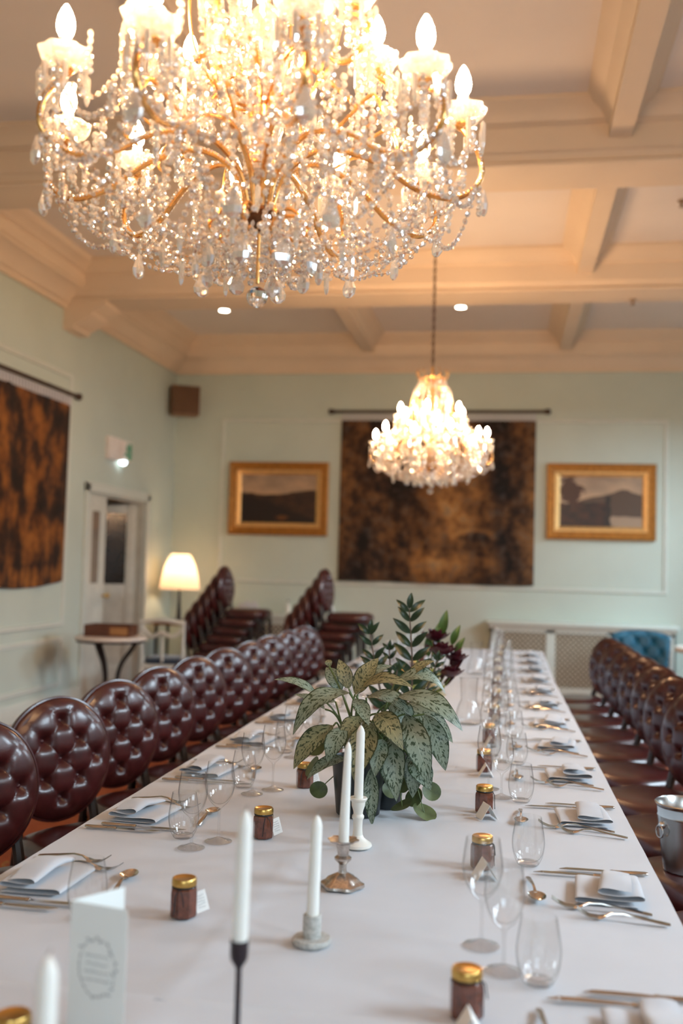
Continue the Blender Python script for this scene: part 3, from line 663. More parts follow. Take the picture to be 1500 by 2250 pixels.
# ------------------------------------------------------------------ furniture by the back wall
def radiator_cover(label, x0, x1, z, panels, dpt=0.26):
    r = thing('radiator_cover', label, 'radiator cover', (x0, YB, 0)); w = x1 - x0
    MB().box(-0.04, w + 0.04, -dpt - 0.05, 0, z - 0.035, z, 0.01).build('top_shelf', 'cabinet_paint', r)
    MB().prism([(-dpt, z - 0.09), (-dpt - 0.012, z - 0.085), (-dpt - 0.03, z - 0.05), (-dpt - 0.03, z - 0.035), (-dpt, z - 0.035)], 0, -0.01, w + 0.01).build('shelf_moulding', 'cabinet_paint', r)
    fr = MB(); pw = w / panels
    for k in range(panels + 1): fr.box(max(0, k * pw - 0.05), min(w, k * pw + 0.05), -dpt, -dpt + 0.03, 0.0, z - 0.035)
    fr.box(0, w, -dpt, -dpt + 0.03, 0, 0.10); fr.box(0, w, -dpt, -dpt + 0.03, z - 0.12, z - 0.035)
    fr.box(0, 0.02, -dpt, 0, 0, z - 0.035); fr.box(w - 0.02, w, -dpt, 0, 0, z - 0.035)
    fr.build('carcass', 'cabinet_paint', r)
    MB().box(0.03, w - 0.03, -0.21, -0.05, 0.06, z - 0.06, 0.01).build('radiator', 'radiator_shade', r)  # doubles as dark backing: near-black colour paints the shade behind the lattice
    for k in range(panels):
        a, b_ = k * pw + 0.05, (k + 1) * pw - 0.05; z0, z1 = 0.10, z - 0.12; lt = MB(); st = 0.060; wd = 0.0058
        for sgn, yy in ((1, -dpt + 0.010), (-1, -dpt + 0.016)):
            c = -(z1 - z0) if sgn > 0 else 0.0
            end = (b_ - a) if sgn > 0 else (b_ - a) + (z1 - z0)
            while c < end:
                # line x = a + c + t (sgn>0) or x = a + c - t ; z = z0 + t
                if sgn > 0: t0, t1 = max(0, -c), min(z1 - z0, (b_ - a) - c); f = lambda t: a + c + t
                else: t0, t1 = max(0, c - (b_ - a)), min(z1 - z0, c); f = lambda t: a + c - t
                if t1 - t0 > 0.01:
                    nx, nz = (0.707 * wd, -0.707 * wd) if sgn > 0 else (0.707 * wd, 0.707 * wd)
                    p0 = (f(t0), z0 + t0); p1 = (f(t1), z0 + t1)
                    q = [(p0[0] - nx, p0[1] - nz), (p0[0] + nx, p0[1] + nz), (p1[0] + nx, p1[1] + nz), (p1[0] - nx, p1[1] - nz)]
                    lt.prism(q, 1, yy - 0.003, yy + 0.003)
                c += st
        o = lt.build('lattice', 'lattice_paint', r, None); o['kind'] = 'stuff'
    return r
radiator_cover('pale green lattice radiator cover behind the right end of the table', -0.20, 1.86, 0.835, 3)
radiator_cover('pale lattice radiator cover behind the stacked chairs', -3.60, -1.98, 0.82, 3)
# crumpled linen and two small bottles on the left cover
ln = MB()
random.seed(11)
def crumple(u, v):
    a = 2 * pi * u; r = v; h = max(0, 1 - r * r) ** 0.5
    n = mnoise.noise(Vector((3 * cos(a) * r, 3 * sin(a) * r, 2.0)))
    return (0.14 * r * cos(a) * (1 + 0.35 * n), 0.09 * r * sin(a) * (1 + 0.35 * n), 0.004 + 0.10 * h * (1 + 1.1 * n))
o = uvgrid(crumple, 40, 16).build('linen_heap', 'linen', None, 30); o.location = (-3.10, 11.76, 0.82); tag(o, 'crumpled white linen heap on the radiator cover by stacked chairs', 'linen')
for x, l in ((-2.62, 'small pale glass bottle on the radiator cover behind stacked chairs'), (-2.08, 'small pale glass bottle at the end of the radiator cover')):
    b_ = thing('small_bottle', l, 'bottle', (x, 11.80, 0.82), 0, 'small bottles on the radiator cover')
    MB().lathe([(0, 0), (0.028, 0), (0.03, 0.01), (0.03, 0.09), (0.014, 0.12), (0.012, 0.15), (0, 0.15)], 16).build('glass_body', 'cream_gloss', b_)
    MB().lathe([(0, 0.15), (0.014, 0.15), (0.014, 0.17), (0, 0.17)], 12).build('cap', 'steel', b_)

# blue buttoned armchair and pale table at the far right
bl = thing('tufted_armchair', 'teal blue buttoned velvet chair in front of radiator cover', 'chair', (1.36, 10.75, 0), radians(-8))
BWT = 0.60
def bluef(u, v):
    x = (u - 0.5) * BWT * (1.0 - 0.10 * (1 - v)); z = 0.42 + v * 0.41 - 0.05 * (2 * abs(u - 0.5)) ** 3 * v
    e = (1 - (2 * abs(u - 0.5)) ** 6) * (1 - (2 * abs(v - 0.5)) ** 8)
    s = u * 7; t = v * 4; d = 0
    q = min(((s - i) ** 2 + (t - j) ** 2) for i in range(8) for j in range(5) if (i + j) % 2 == 0); d += 0.026 * exp(-q / 0.10)
    for w in (s + t, s - t): d += 0.010 * exp(-((w - round(w / 2) * 2) / 0.16) ** 2)
    return (x, -0.02 - 0.06 * max(e, 0) ** 0.5 + d * e + 0.08 * (1 - (2 * (u - 0.5)) ** 2) - 0.05 + 0.08 * v, z)
uvgrid(bluef, 84, 48).build('backrest', 'teal_velvet', bl, 60)
uvgrid(lambda u, v: ((u - 0.5) * BWT * (1.0 - 0.10 * (1 - v)), 0.06 + 0.08 * (1 - (2 * (u - 0.5)) ** 2) - 0.05 + 0.08 * v, 0.42 + v * 0.41 - 0.05 * (2 * abs(u - 0.5)) ** 3 * v), 20, 8).build('back_panel', 'navy_velvet', bl, 60)
cushion([(0.02, 0.30), (0.0, 0.32), (0.0, 0.42), (0.02, 0.45), (0.08, 0.46)], 0.58, 0.52, 36, 4, 0, -0.24).build('seat', 'teal_velvet', bl, 60)
for sx in (-1, 1):
    for y in (-0.44, 0.0): MB().tube([(sx * 0.22, y, 0.31), (sx * 0.24, y, 0)], [0.022, 0.013], 8).build('leg', 'dark_wood', bl)
pt = thing('round_side_table', 'pale round table top at the far right edge', 'table', (2.02, 10.0, 0))
MB().lathe([(0, 0.69), (0.42, 0.69), (0.44, 0.70), (0.44, 0.725), (0.43, 0.735), (0, 0.735)], 40).build('top', 'marble', pt)
MB().lathe([(0, 0), (0.22, 0), (0.22, 0.02), (0.05, 0.05), (0.035, 0.12), (0.035, 0.60), (0.08, 0.69), (0, 0.69)], 20).build('pedestal', 'cream_gloss', pt)

# marble bistro table with wooden box, white chair, lamp
bt = thing('bistro_table', 'round marble table on curved black iron legs by left wall', 'table', (-3.55, 8.62, 0))
MB().lathe([(0, 0.70), (0.30, 0.70), (0.325, 0.71), (0.325, 0.725), (0.315, 0.735), (0, 0.735)], 40).build('top', 'marble', bt)
MB().lathe([(0.29, 0.685), (0.31, 0.685), (0.31, 0.70), (0.29, 0.70)], 32).build('rim_band', 'black_metal', bt)
for k in range(3):
    a = radians(20 + 120 * k); f = lambda r, z: (r * cos(a), r * sin(a), z)
    MB().tube(spline([f(0.24, 0.70), f(0.19, 0.62), f(0.10, 0.48), f(0.07, 0.32), f(0.12, 0.14), f(0.26, 0.0)], 6), 0.020, 8).build('leg', 'black_metal', bt)
wbx = thing('wooden_box', 'dark wooden tray box standing on the round marble table', 'box', (-3.56, 8.64, 0.735), radians(6))
bx = MB(); W, D, H = 0.21, 0.13, 0.105
bx.box(-W, W, -D, -D + 0.014, 0, H); bx.box(-W, W, D - 0.014, D, 0, H); bx.box(-W, -W + 0.014, -D + 0.014, D - 0.014, 0, H); bx.box(W - 0.014, W, -D + 0.014, D - 0.014, 0, H); bx.box(-W + 0.014, W - 0.014, -D + 0.014, D - 0.014, 0, 0.012)
bx.build('body', 'box_wood', wbx); MB().box(0.03, 0.19, -D - 0.004, -D, 0.02, 0.085).build('front_label', 'tan_wood', wbx)

wc = thing('white_chair', 'white painted chair with navy seat beside the marble table', 'chair', (-3.30, 9.45, 0), radians(5))
for sx in (-1, 1):
    MB().tube([(sx * 0.20, -0.20, 0), (sx * 0.20, -0.19, 0.45), (sx * 0.21, -0.24, 0.86)], [0.014, 0.018, 0.016], 8).build('leg', 'white_chair', wc)
    MB().tube([(sx * 0.19, 0.20, 0), (sx * 0.20, 0.20, 0.42)], [0.013, 0.018], 8).build('leg', 'white_chair', wc)
MB().tube([(0.0, -0.195, 0.45), (0.0, -0.225, 0.72)], 0.013, 8).build('back_splat', 'white_chair', wc)
MB().tube(spline([(-0.22, -0.24, 0.83), (0, -0.25, 0.86), (0.22, -0.24, 0.83)], 6), 0.022, 8).build('top_rail', 'white_chair', wc)
MB().tube(spline([(-0.20, -0.225, 0.78), (-0.1, -0.23, 0.70), (0, -0.235, 0.74), (0.1, -0.23, 0.70), (0.20, -0.225, 0.78)], 6), 0.018, 8).build('swag_rail', 'white_chair', wc)
MB().box(-0.21, 0.21, -0.20, 0.21, 0.38, 0.43, 0.01).build('seat_rail', 'white_chair', wc)
cushion([(0.01, 0.43), (0.0, 0.445), (0.0, 0.465), (0.02, 0.485), (0.08, 0.492)], 0.41, 0.40, 32, 4).build('seat', 'navy_velvet', wc, 60)

lt_ = thing('lamp_table', 'small dark table beneath the glowing lamp in corner', 'table', (-3.84, 11.35, 0))
MB().box(-0.24, 0.24, -0.24, 0.24, 0.68, 0.71, 0.006).build('top', 'tan_wood', lt_)
for sx in (-1, 1):
    for sy in (-1, 1): MB().tube([(sx * 0.2, sy * 0.2, 0), (sx * 0.2, sy * 0.2, 0.68)], [0.012, 0.02], 8).build('leg', 'dark_wood', lt_)
la = thing('table_lamp', 'lit table lamp with pleated cream shade in the corner', 'lamp', (-3.84, 11.35, 0.71))
MB().lathe([(0, 0), (0.075, 0), (0.075, 0.02), (0.035, 0.035), (0.030, 0.06), (0.014, 0.30), (0.012, 0.42), (0, 0.42)], 20).build('base', 'dark_wood', la)
sh = MB(); vs_ = []; fs_ = []; n = 120; prof = [(0.235, 0.385), (0.225, 0.46), (0.205, 0.56), (0.175, 0.66), (0.135, 0.75), (0.10, 0.80)]
for r, z in prof:
    for k in range(n): a = 2 * pi * k / n; q = r + (0.003 if k % 2 else -0.003); vs_.append((q * cos(a), q * sin(a), z))
for i in range(len(prof) - 1):
    for k in range(n): k2 = (k + 1) % n; fs_.append((i * n + k, i * n + k2, (i + 1) * n + k2, (i + 1) * n + k))
sh.add(vs_, fs_).build('lamp_shade', 'lamp_shade', la, None)
MB().lathe([(0, 0.42), (0.012, 0.42), (0.030, 0.47), (0.033, 0.50), (0.026, 0.535), (0, 0.55)], 16).build('bulb_glass', 'cream_gloss', la)
for dz in (0.62,):
    pl = bpy.data.lights.new('lamp_light', 'POINT'); pl.energy = 12; pl.color = (1.0, 0.66, 0.38); pl.shadow_soft_size = 0.04
    po = bpy.data.objects.new('lamp_light', pl); COL.objects.link(po); po.parent = la; po.location = (0, 0, dz)

# ------------------------------------------------------------------ banquet table
TZ = 0.75
TY0, TY1 = 0.55, 8.62
def xl(y): return -1.086 - 0.012 * max(0, y - 2) / 6
def xr(y): return 0.353 - 0.058 * max(0.0, min(1.0, (y - 2.1) / 4.2))
tb = thing('banquet_table', 'long banquet table standing under the white tablecloths', 'table', (-0.38, 4.6, 0))
for k in range(4):
    y = -3.0 + 2.0 * k
    MB().box(-0.64, 0.60, y - 0.98, y + 0.98, 0.70, TZ - 0.012, 0.005).build('tabletop', 'tan_wood', tb)
    for sx in (-0.55, 0.50):
        for sy in (-0.85, 0.85): MB().tube([(sx, y + sy, 0), (sx, y + sy, 0.70)], 0.02, 8).build('leg', 'black_metal', tb)
def cloth(name, label, y0, y1, dz, drop, seed, ridge):
    rnd = random.Random(seed); mb = MB(); nx, ny = 60, int((y1 - y0) / 0.03)
    vs_ = []; fs_ = []
    def top(x, y):
        z = TZ + dz + 0.0018 * mnoise.noise(Vector((x * 5, y * 5, seed))) + 0.0010 * mnoise.noise(Vector((x * 16, y * 14, seed + 3)))
        if ridge:
            z += 0.0065 * exp(-((x + 0.48 + 0.05 * sin(y * 1.3)) / 0.014) ** 2) * max(0, min(1, (2.75 - y) * 2))      # pressed fold along the cloth
            z += 0.0040 * exp(-((y - 2.02 - 0.03 * sin(x * 3)) / 0.010) ** 2) + 0.0022 * exp(-((y - 3.9) / 0.010) ** 2) + 0.0022 * exp(-((y - 5.6) / 0.010) ** 2)
            z += 0.0040 * exp(-((x - 0.12 * (y - 2.6) + 0.25) / 0.05) ** 2 - ((y - 2.6) / 0.25) ** 2) * sin(x * 60 + y * 20)
        return z
    cols = [-1] + list(range(nx + 1)) + [nx + 1]
    hang = 6; W = nx + 1 + 2 * hang; H = ny + 1 + 2 * hang
    for j in range(H):
        jy = min(max(j - hang, 0), ny); y = y0 + (y1 - y0) * jy / ny; ey = max(hang - j, j - hang - ny, 0)
        sy = -1 if j < hang else 1
        for i in range(W):
            ix = min(max(i - hang, 0), nx); a, b_ = xl(y), xr(y); x = a + (b_ - a) * ix / nx; ex = max(hang - i, i - hang - nx, 0)
            sx = -1 if i < hang else 1
            z = top(x, y); ox = oy = 0.0
            e = max(ex, ey)
            if e:
                t = e / hang; z = z - 0.003 - drop * t ** 1.2
                fold = 0.014 * t * sin(y * 19 + 2 * sin(y * 5) + seed) if ex else 0
                foldy = 0.014 * t * sin(x * 17 + seed) if ey else 0
                ox = sx * (0.004 + 0.010 * t + fold) if ex else 0.0; oy = sy * (0.004 + 0.010 * t + foldy) if ey else 0.0
            vs_.append((x + ox, y + oy, z))
    for j in range(H - 1):
        for i in range(W - 1): q = j * W + i; fs_.append((q, q + 1, q + W + 1, q + W))
    o = mb.add(vs_, fs_).build(name, 'linen', None, 50)
    so = o.modifiers.new('hem', 'SOLIDIFY'); so.thickness = 0.0015; so.offset = -1
    return tag(o, label, 'tablecloth', 'white cloths on the banquet table')
cloth('tablecloth', 'white linen tablecloth running the length of the banquet table', 1.545, TY1, 0.0, 0.30, 1, True)
cloth('tablecloth', 'nearest white linen cloth overlapping at the close end of table', TY0, 1.56, 0.0025, 0.004, 5, False).modifiers['hem'].thickness = 0.001
TT = TZ + 0.0024

# ------------------------------------------------------------------ tableware prototypes (kept as mesh data, copied per place)
def proto_glass(h, bowl_r, rim_r, foot_r, stem_h):
    b0 = stem_h; out = [(0.006, b0), (0.012, b0 + 0.006), (0.022, b0 + 0.016), (bowl_r * 0.86, b0 + 0.034), (bowl_r, b0 + 0.058), (bowl_r * 0.97, b0 + 0.078), (rim_r, h)]
    inn = [(rim_r - 0.0012, h), (bowl_r * 0.97 - 0.0013, b0 + 0.078), (bowl_r - 0.0014, b0 + 0.058), (bowl_r * 0.86 - 0.0018, b0 + 0.035), (0.020, b0 + 0.0195), (0.010, b0 + 0.012), (0, b0 + 0.0105)]
    P = spline([(r, 0, z) for r, z in out], 4); Q = spline([(r, 0, z) for r, z in inn], 4)
    bowl = MB().lathe([(p[0], p[2]) for p in P] + [(rim_r - 0.0003, h + 0.0006)] + [(max(q[0], 0), q[2]) for q in Q], 36).mesh('bowl', 'clear_glass', 60)
    stem = MB().lathe([(0.0046, 0.012), (0.0038, 0.02), (0.0033, 0.035), (0.0033, b0 - 0.02), (0.0040, b0 - 0.008), (0.006, b0)], 14).mesh('stem', 'stem_glass', 60)
    foot = MB().lathe([(0, 0), (foot_r, 0), (foot_r, 0.0016), (foot_r * 0.6, 0.004), (0.012, 0.0085), (0.0046, 0.012), (0, 0.0125)], 32).mesh('foot', 'stem_glass', 60)
    return bowl, stem, foot
WINE = proto_glass(0.196, 0.0375, 0.031, 0.034, 0.082)
WINE_S = proto_glass(0.182, 0.0355, 0.030, 0.033, 0.072)
tp = [(0, 0.0), (0.022, 0.0), (0.026, 0.004), (0.034, 0.022), (0.038, 0.045), (0.0375, 0.065), (0.033, 0.095), (0.030, 0.112)]
tpi = [(0.0288, 0.112), (0.0318, 0.095), (0.0362, 0.065), (0.0367, 0.045), (0.0325, 0.024), (0.020, 0.010), (0, 0.009)]
TUMB = (MB().lathe([(p[0], p[2]) for p in spline([(r, 0, z) for r, z in tp[1:]], 4)] + [(max(p[0], 0), p[2]) for p in spline([(r, 0, z) for r, z in tpi], 4)], 36).mesh('wall', 'clear_glass', 60),
        MB().lathe([(0, 0), (0.0225, 0.0), (0.0245, 0.003), (0.0255, 0.007), (0.021, 0.0085), (0, 0.0085)], 30).mesh('base', 'stem_glass', 60))
# cutlery, lying along +x with the handle end at x=0
def knife_meshes(Lh, Lb):
    h = MB(); secs = [(0, 0.0035, 0.003), (0.006, 0.0085, 0.0042), (0.03, 0.0085, 0.0042), (Lh * 0.6, 0.0062, 0.0036), (Lh * 0.9, 0.0056, 0.0036), (Lh - 0.006, 0.0075, 0.0042), (Lh, 0.0058, 0.0036)]
    n = 10; vs_ = []; fs_ = []
    for x, a, b_ in secs:
        for k in range(n): g = 2 * pi * k / n; vs_.append((x, a * cos(g), 0.0045 + b_ * sin(g)))
    for i in range(len(secs) - 1):
        for k in range(n): k2 = (k + 1) % n; fs_.append((i * n + k, i * n + k2, (i + 1) * n + k2, (i + 1) * n + k))
    fs_ += [tuple(range(n)), tuple((len(secs) - 1) * n + k for k in range(n))]
    hm = h.add(vs_, fs_).mesh('handle', 'steel', 50)
    out = [(Lh, -0.005), (Lh + 0.02, -0.0075), (Lh + Lb * 0.6, -0.009), (Lh + Lb * 0.85, -0.0075), (Lh + Lb, 0.004), (Lh + Lb * 0.8, 0.0065), (Lh, 0.005)]
    bmv = MB().prism([(x, y) for x, y in out], 2, 0.0036, 0.0052).mesh('blade', 'steel', None)
    return hm, bmv
KNIFE = knife_meshes(0.095, 0.135); KNIFE_S = knife_meshes(0.085, 0.115)
def strip(path, widths, thick=0.0011):
    """a bent bar: path of (x,z), half widths"""
    mb = MB(); vs_ = []; fs_ = []; n = len(path)
    for (x, z), w in zip(path, widths): vs_ += [(x, -w, z), (x, w, z), (x, w * 0.8, z + 2 * thick), (x, -w * 0.8, z + 2 * thick)]
    for i in range(n - 1):
        for k in range(4): k2 = (k + 1) % 4; fs_.append((4 * i + k, 4 * i + k2, 4 * i + 4 + k2, 4 * i + 4 + k))
    fs_ += [(0, 1, 2, 3), tuple(4 * (n - 1) + k for k in (3, 2, 1, 0))]
    return mb.add(vs_, fs_)
def fork_meshes(Ln):
    hp = [(0, 0.002), (0.01, 0.003), (0.05, 0.008), (Ln * 0.5, 0.014), (Ln * 0.62, 0.012), (Ln * 0.68, 0.007)]; hw = [0.005, 0.008, 0.0062, 0.0034, 0.003, 0.0055]
    hm = strip(hp, hw).mesh('handle', 'steel', 50)
    bd = strip([(Ln * 0.68, 0.007), (Ln * 0.72, 0.004), (Ln * 0.77, 0.002)], [0.0055, 0.0115, 0.012])
    for k in range(4):
        y = -0.0096 + 0.0064 * k
        t = strip([(Ln * 0.77, 0.002), (Ln * 0.86, 0.003), (Ln * 0.94, 0.009), (Ln, 0.017)], [0.0022, 0.0019, 0.0016, 0.0007]); t.xform(Matrix.Translation((0, y, 0))); bd.add(t.v, t.f)
    return hm, bd.mesh('tines', 'steel', 50)
FORK = fork_meshes(0.20); FORK_S = fork_meshes(0.18)
def spoon_meshes(Ln):
    hm = strip([(0, 0.002), (0.01, 0.003), (0.05, 0.008), (Ln * 0.5, 0.013), (Ln * 0.62, 0.011), (Ln * 0.69, 0.006)], [0.004, 0.007, 0.0055, 0.0032, 0.003, 0.005]).mesh('handle', 'steel', 50)
    def bf(u, v):
        a = 2 * pi * u; r = v; x = Ln * 0.84 + 0.030 * r * cos(a) * (1.0 if cos(a) > 0 else 1.05); y = 0.0195 * r * sin(a) * (1 - 0.12 * cos(a) * r)
        return (x, y, 0.0012 + 0.0085 * r * r)
    return hm, uvgrid(bf, 28, 8).mesh('bowl', 'steel', 60)
SPOON = spoon_meshes(0.175)
# folded napkin: cloth ribbon folded over on itself, extruded; lies with its long side on x
def napkin_mesh(seed):
    rnd = random.Random(seed)
    path = [(-0.062, 0.002), (0.0, 0.002), (0.060, 0.003), (0.070, 0.0065), (0.058, 0.011), (0.0, 0.0095), (-0.058, 0.0105), (-0.068, 0.0145), (-0.056, 0.019), (-0.015, 0.0165), (0.010, 0.018), (0.018, 0.0225), (0.008, 0.028), (-0.020, 0.0275), (-0.046, 0.025)]
    P = spline([(p[0], 0, p[1]) for p in path], 4); mb = MB(); n = len(P); ny = 10; vs_ = []; fs_ = []
    for j in range(ny + 1):
        v = j / ny - 0.5; w = 0.165
        for i, p in enumerate(P):
            t = i / n; k = 1 - 0.10 * t * abs(v) * 2
            q = mnoise.noise(Vector((p[0] * 20, v * 4, seed))) * 0.004 * t
            vs_.append((p[0] * (1 + 0.25 * v * t) + 0.02 * t * v, v * w * k, max(p[2] * 1.35 * (1 + 0.25 * t * sin(v * 5 + seed)) + q, 0.0015)))
    for j in range(ny):
        for i in range(n - 1): a = j * n + i; fs_.append((a, a + 1, a + n + 1, a + n))
    return mb.add(vs_, fs_).mesh('napkin', 'linen', 60)
NAPKINS = [napkin_mesh(k) for k in range(3)]
# preserve jar: hexagonal body, neck, brass lid, cord and tag
JW = 0.0265
def hexlathe(prof, n=6):
    mb = MB(); return mb.lathe(prof, n)
JAR_BODY = hexlathe([(0, 0), (JW * 0.94, 0), (JW, 0.003), (JW * 1.02, 0.010), (JW * 1.02, 0.047), (JW * 0.98, 0.053), (JW * 0.86, 0.056), (0, 0.0565)], 8).mesh('jar_body', 'sauce', 30)
JAR_NECK = MB().lathe([(JW * 0.86, 0.0555), (JW * 0.80, 0.058), (JW * 0.80, 0.062)], 24).mesh('jar_neck', 'jar_glass_neck')
JAR_LID = MB().lathe([(JW * 0.85, 0.060), (JW * 0.92, 0.060), (JW * 0.93, 0.062), (JW * 0.92, 0.071), (JW * 0.86, 0.0735), (JW * 0.78, 0.0735), (JW * 0.72, 0.0725), (0, 0.0728)], 28).mesh('lid', 'brass_lid')
cdm = MB(); cdm.tube([(JW * 0.87 * cos(2 * pi * k / 24), JW * 0.87 * sin(2 * pi * k / 24), 0.0575) for k in range(24)], 0.0013, 5, closed=True)
cdm.tube(spline([(JW * 0.86, 0, 0.0575), (JW * 1.06, 0.006, 0.050), (JW * 1.10, 0.010, 0.038), (JW * 1.16, 0.012, 0.026)], 5), 0.0010, 5)
cdm.tube(spline([(JW * 0.86, 0, 0.0575), (JW * 1.05, -0.006, 0.045), (JW * 1.04, -0.008, 0.025), (JW * 1.06, -0.010, 0.008)], 5), 0.0010, 5)
JAR_CORD = cdm.mesh('cord', 'cord')
def card_mesh(w, h, name, t=0.0006): return MB().box(-w / 2, w / 2, -t / 2, t / 2, 0, h).mesh(name, 'card', None)
def script_lines(w, h, rows, seed, matn, name, wob=0.0012, thick=0.00045, y=-0.0006):
    rnd = random.Random(seed); mb = MB()
    for r in range(rows):
        z = h * (0.78 - 0.56 * r / max(1, rows - 1)); L0 = w * rnd.uniform(0.55, 0.8); x = -L0 / 2; pts = []
        while x < L0 / 2: pts.append((x, y, z + rnd.uniform(-wob, wob))); x += 0.0014
        if len(pts) > 1: mb.tube(pts, thick, 4)
    return mb.mesh(name, matn, None)
TAG = card_mesh(0.026, 0.040, 'tag_card'); TAG_TXT = script_lines(0.026, 0.040, 5, 3, 'ink', 'tag_writing')
TENT = MB().prism([(-0.024, 0), (-0.0232, 0), (0, 0.0385), (0.0232, 0), (0.024, 0), (0, 0.040)], 1, -0.026, 0.026).mesh('card_fold', 'card', None)

def put(name, label, cat, group, parts, loc, rz, extra=None):
    t = thing(name, label, cat, loc, rz, group)
    for nm, me in parts: link(nm, me, t)
    return t
def setting(side, i, k, things, where):
    """side -1: left of the table, +1: right; k = y of the outer knife"""
    def W(e, s):
        if side < 0: return (xl(k) + e, k + s)
        return (xr(k) - e, k - s)
    base = 0.0 if side < 0 else pi
    rj = lambda a=0.03: random.uniform(-a, a)
    o_ = '%s setting along the %s side' % (ORD[i], 'left' if side < 0 else 'right')
    sd = 'left' if side < 0 else 'right'
    if 'k' in things:
        x, y = W(0.022, 0.0); put('table_knife', 'steel dessert knife, %s' % o_, 'knife', 'knives on the table', [('handle', KNIFE_S[0]), ('blade', KNIFE_S[1])], (x, y, TT), base + rj())
        x, y = W(0.052, 0.036 if side < 0 else 0.040); put('table_knife', 'longer steel dinner knife beside napkin, %s' % o_, 'knife', 'knives on the table', [('handle', KNIFE[0]), ('blade', KNIFE[1])], (x, y, TT), base + rj())
    if 'f' in things:
        x, y = W(0.022, 0.325); put('table_fork', 'outer steel fork, %s' % o_, 'fork', 'forks on the table', [('handle', FORK_S[0]), ('tines', FORK_S[1])], (x, y, TT), base - 0.12 + rj(0.05))
        x, y = W(0.050, 0.275); put('table_fork', 'inner steel fork beside napkin, %s' % o_, 'fork', 'forks on the table', [('handle', FORK[0]), ('tines', FORK[1])], (x, y, TT), base - 0.10 + rj(0.05))
    if 'n' in things:
        x, y = W(0.125, 0.155); o = link('folded_napkin', NAPKINS[i % 3]); o.location = (x, y, TT); o.rotation_euler = (0, 0, base + rj(0.12)); tag(o, 'folded white linen napkin, %s' % o_, 'napkin', 'folded napkins on the table')
    if 's' in things:
        x, y = W(0.295, 0.085); put('dessert_spoon', 'steel spoon above the napkin, %s' % o_, 'spoon', 'spoons on the table', [('handle', SPOON[0]), ('bowl', SPOON[1])], (x, y, TT), base + pi / 2 + 0.10 + rj(0.1))
    if 't' in things:
        x, y = W(0.292, -0.02); put('water_tumbler', 'empty curved water tumbler, %s' % o_, 'glass', 'tumblers on the table', [('wall', TUMB[0]), ('base', TUMB[1])], (x, y, TT), 0)
    if 'w' in things:
        a, b_ = ((0.341, -0.105), (0.388, -0.035)) if side < 0 else ((0.350, -0.055), (0.391, -0.165))
        x, y = W(*a); put('wine_glass', 'clear wine glass beside the tumbler, %s' % o_, 'wine glass', 'wine glasses on the table', [('bowl', WINE_S[0]), ('stem', WINE_S[1]), ('foot', WINE_S[2])], (x, y, TT), 0)
        x, y = W(*b_); put('wine_glass', 'taller clear wine glass toward table middle, %s' % o_, 'wine glass', 'wine glasses on the table', [('bowl', WINE[0]), ('stem', WINE[1]), ('foot', WINE[2])], (x, y, TT), 0)
    if 'j' in things:
        if side < 0: x, y = -0.612 + rj(0.01), k + 0.035
        else: x, y = -0.060 + rj(0.015), k - (0.13 if i != 1 else 0.03)
        if 'J' in things: x, y = things['J']
        put('preserve_jar', 'small jar of red preserve with brass lid, %s' % o_, 'jar', 'preserve jars on the table', [('jar_body', JAR_BODY), ('jar_neck', JAR_NECK), ('lid', JAR_LID), ('cord', JAR_CORD)], (x, y, TT), rj(0.4) + (0.2 if side > 0 else 1.9 - pi))
        if side < 0:
            p = thing('name_tag', 'white name tag leaning on preserve jar, %s' % o_, 'tag', (x + 0.037, y + 0.012, TT + 0.007), radians(38 + random.uniform(-8, 8)), 'name tags by the jars')
            link('tag_card', TAG, p); link('tag_writing', TAG_TXT, p); p.rotation_euler = (radians(-8), radians(-14), p.rotation_euler[2])
        else:
            p = link('place_card', TENT); p.location = (x - 0.004 + 0.012, y - 0.075, TT); p.rotation_euler = (0, 0, radians(15 + random.uniform(-10, 10))); tag(p, 'tented white place card before the jar, %s' % o_, 'place card', 'tented place cards')
random.seed(21)
LS = [1.30] + [1.88 + 0.583 * k for k in range(12)]
setting(-1, 0, LS[0], {'j': 1, 'J': (-0.655, 1.30)}, '')
for i, k in list(enumerate(LS))[1:]:
    if k > 8.3: continue
    setting(-1, i, k, dict.fromkeys('kfnstj' + ('' if i == 1 else 'w'), 1), '')
RS = [1.73, 2.41, 3.05, 3.62, 4.18, 4.75, 5.33, 5.90, 6.48, 7.06, 7.64, 8.22]
for i, k in enumerate(RS):
    setting(1, i, k, dict.fromkeys('kfnstj' + ('' if i == 1 else 'w'), 1), '')

# water carafes down the middle
cp = [(0.045, 0), (0.055, 0.006), (0.058, 0.03), (0.048, 0.075), (0.036, 0.105), (0.036, 0.125), (0.038, 0.17), (0.040, 0.20)]
CARAFE = MB().lathe([(0, 0)] + [(p[0], p[2]) for p in spline([(r, 0, z) for r, z in cp], 4)] + [(p[0] - 0.0016, p[2] + 0.002) for p in reversed(spline([(r, 0, z) for r, z in cp], 4))] + [(0, 0.004)], 32).mesh('carafe_body', 'clear_glass', 60)
for x, y, l in ((-0.165, 4.50, 'empty clear glass carafe behind the leafy plant'), (-0.20, 6.6, 'clear glass carafe farther along the table')):
    c = thing('water_carafe', l, 'carafe', (x, y, TT), 0, 'carafes on the table'); link('carafe_body', CARAFE, c)
    MB().lathe([(0.037, 0.200), (0.042, 0.2005), (0.042, 0.203), (0.037, 0.203)], 28).build('rim', 'clear_glass', c)

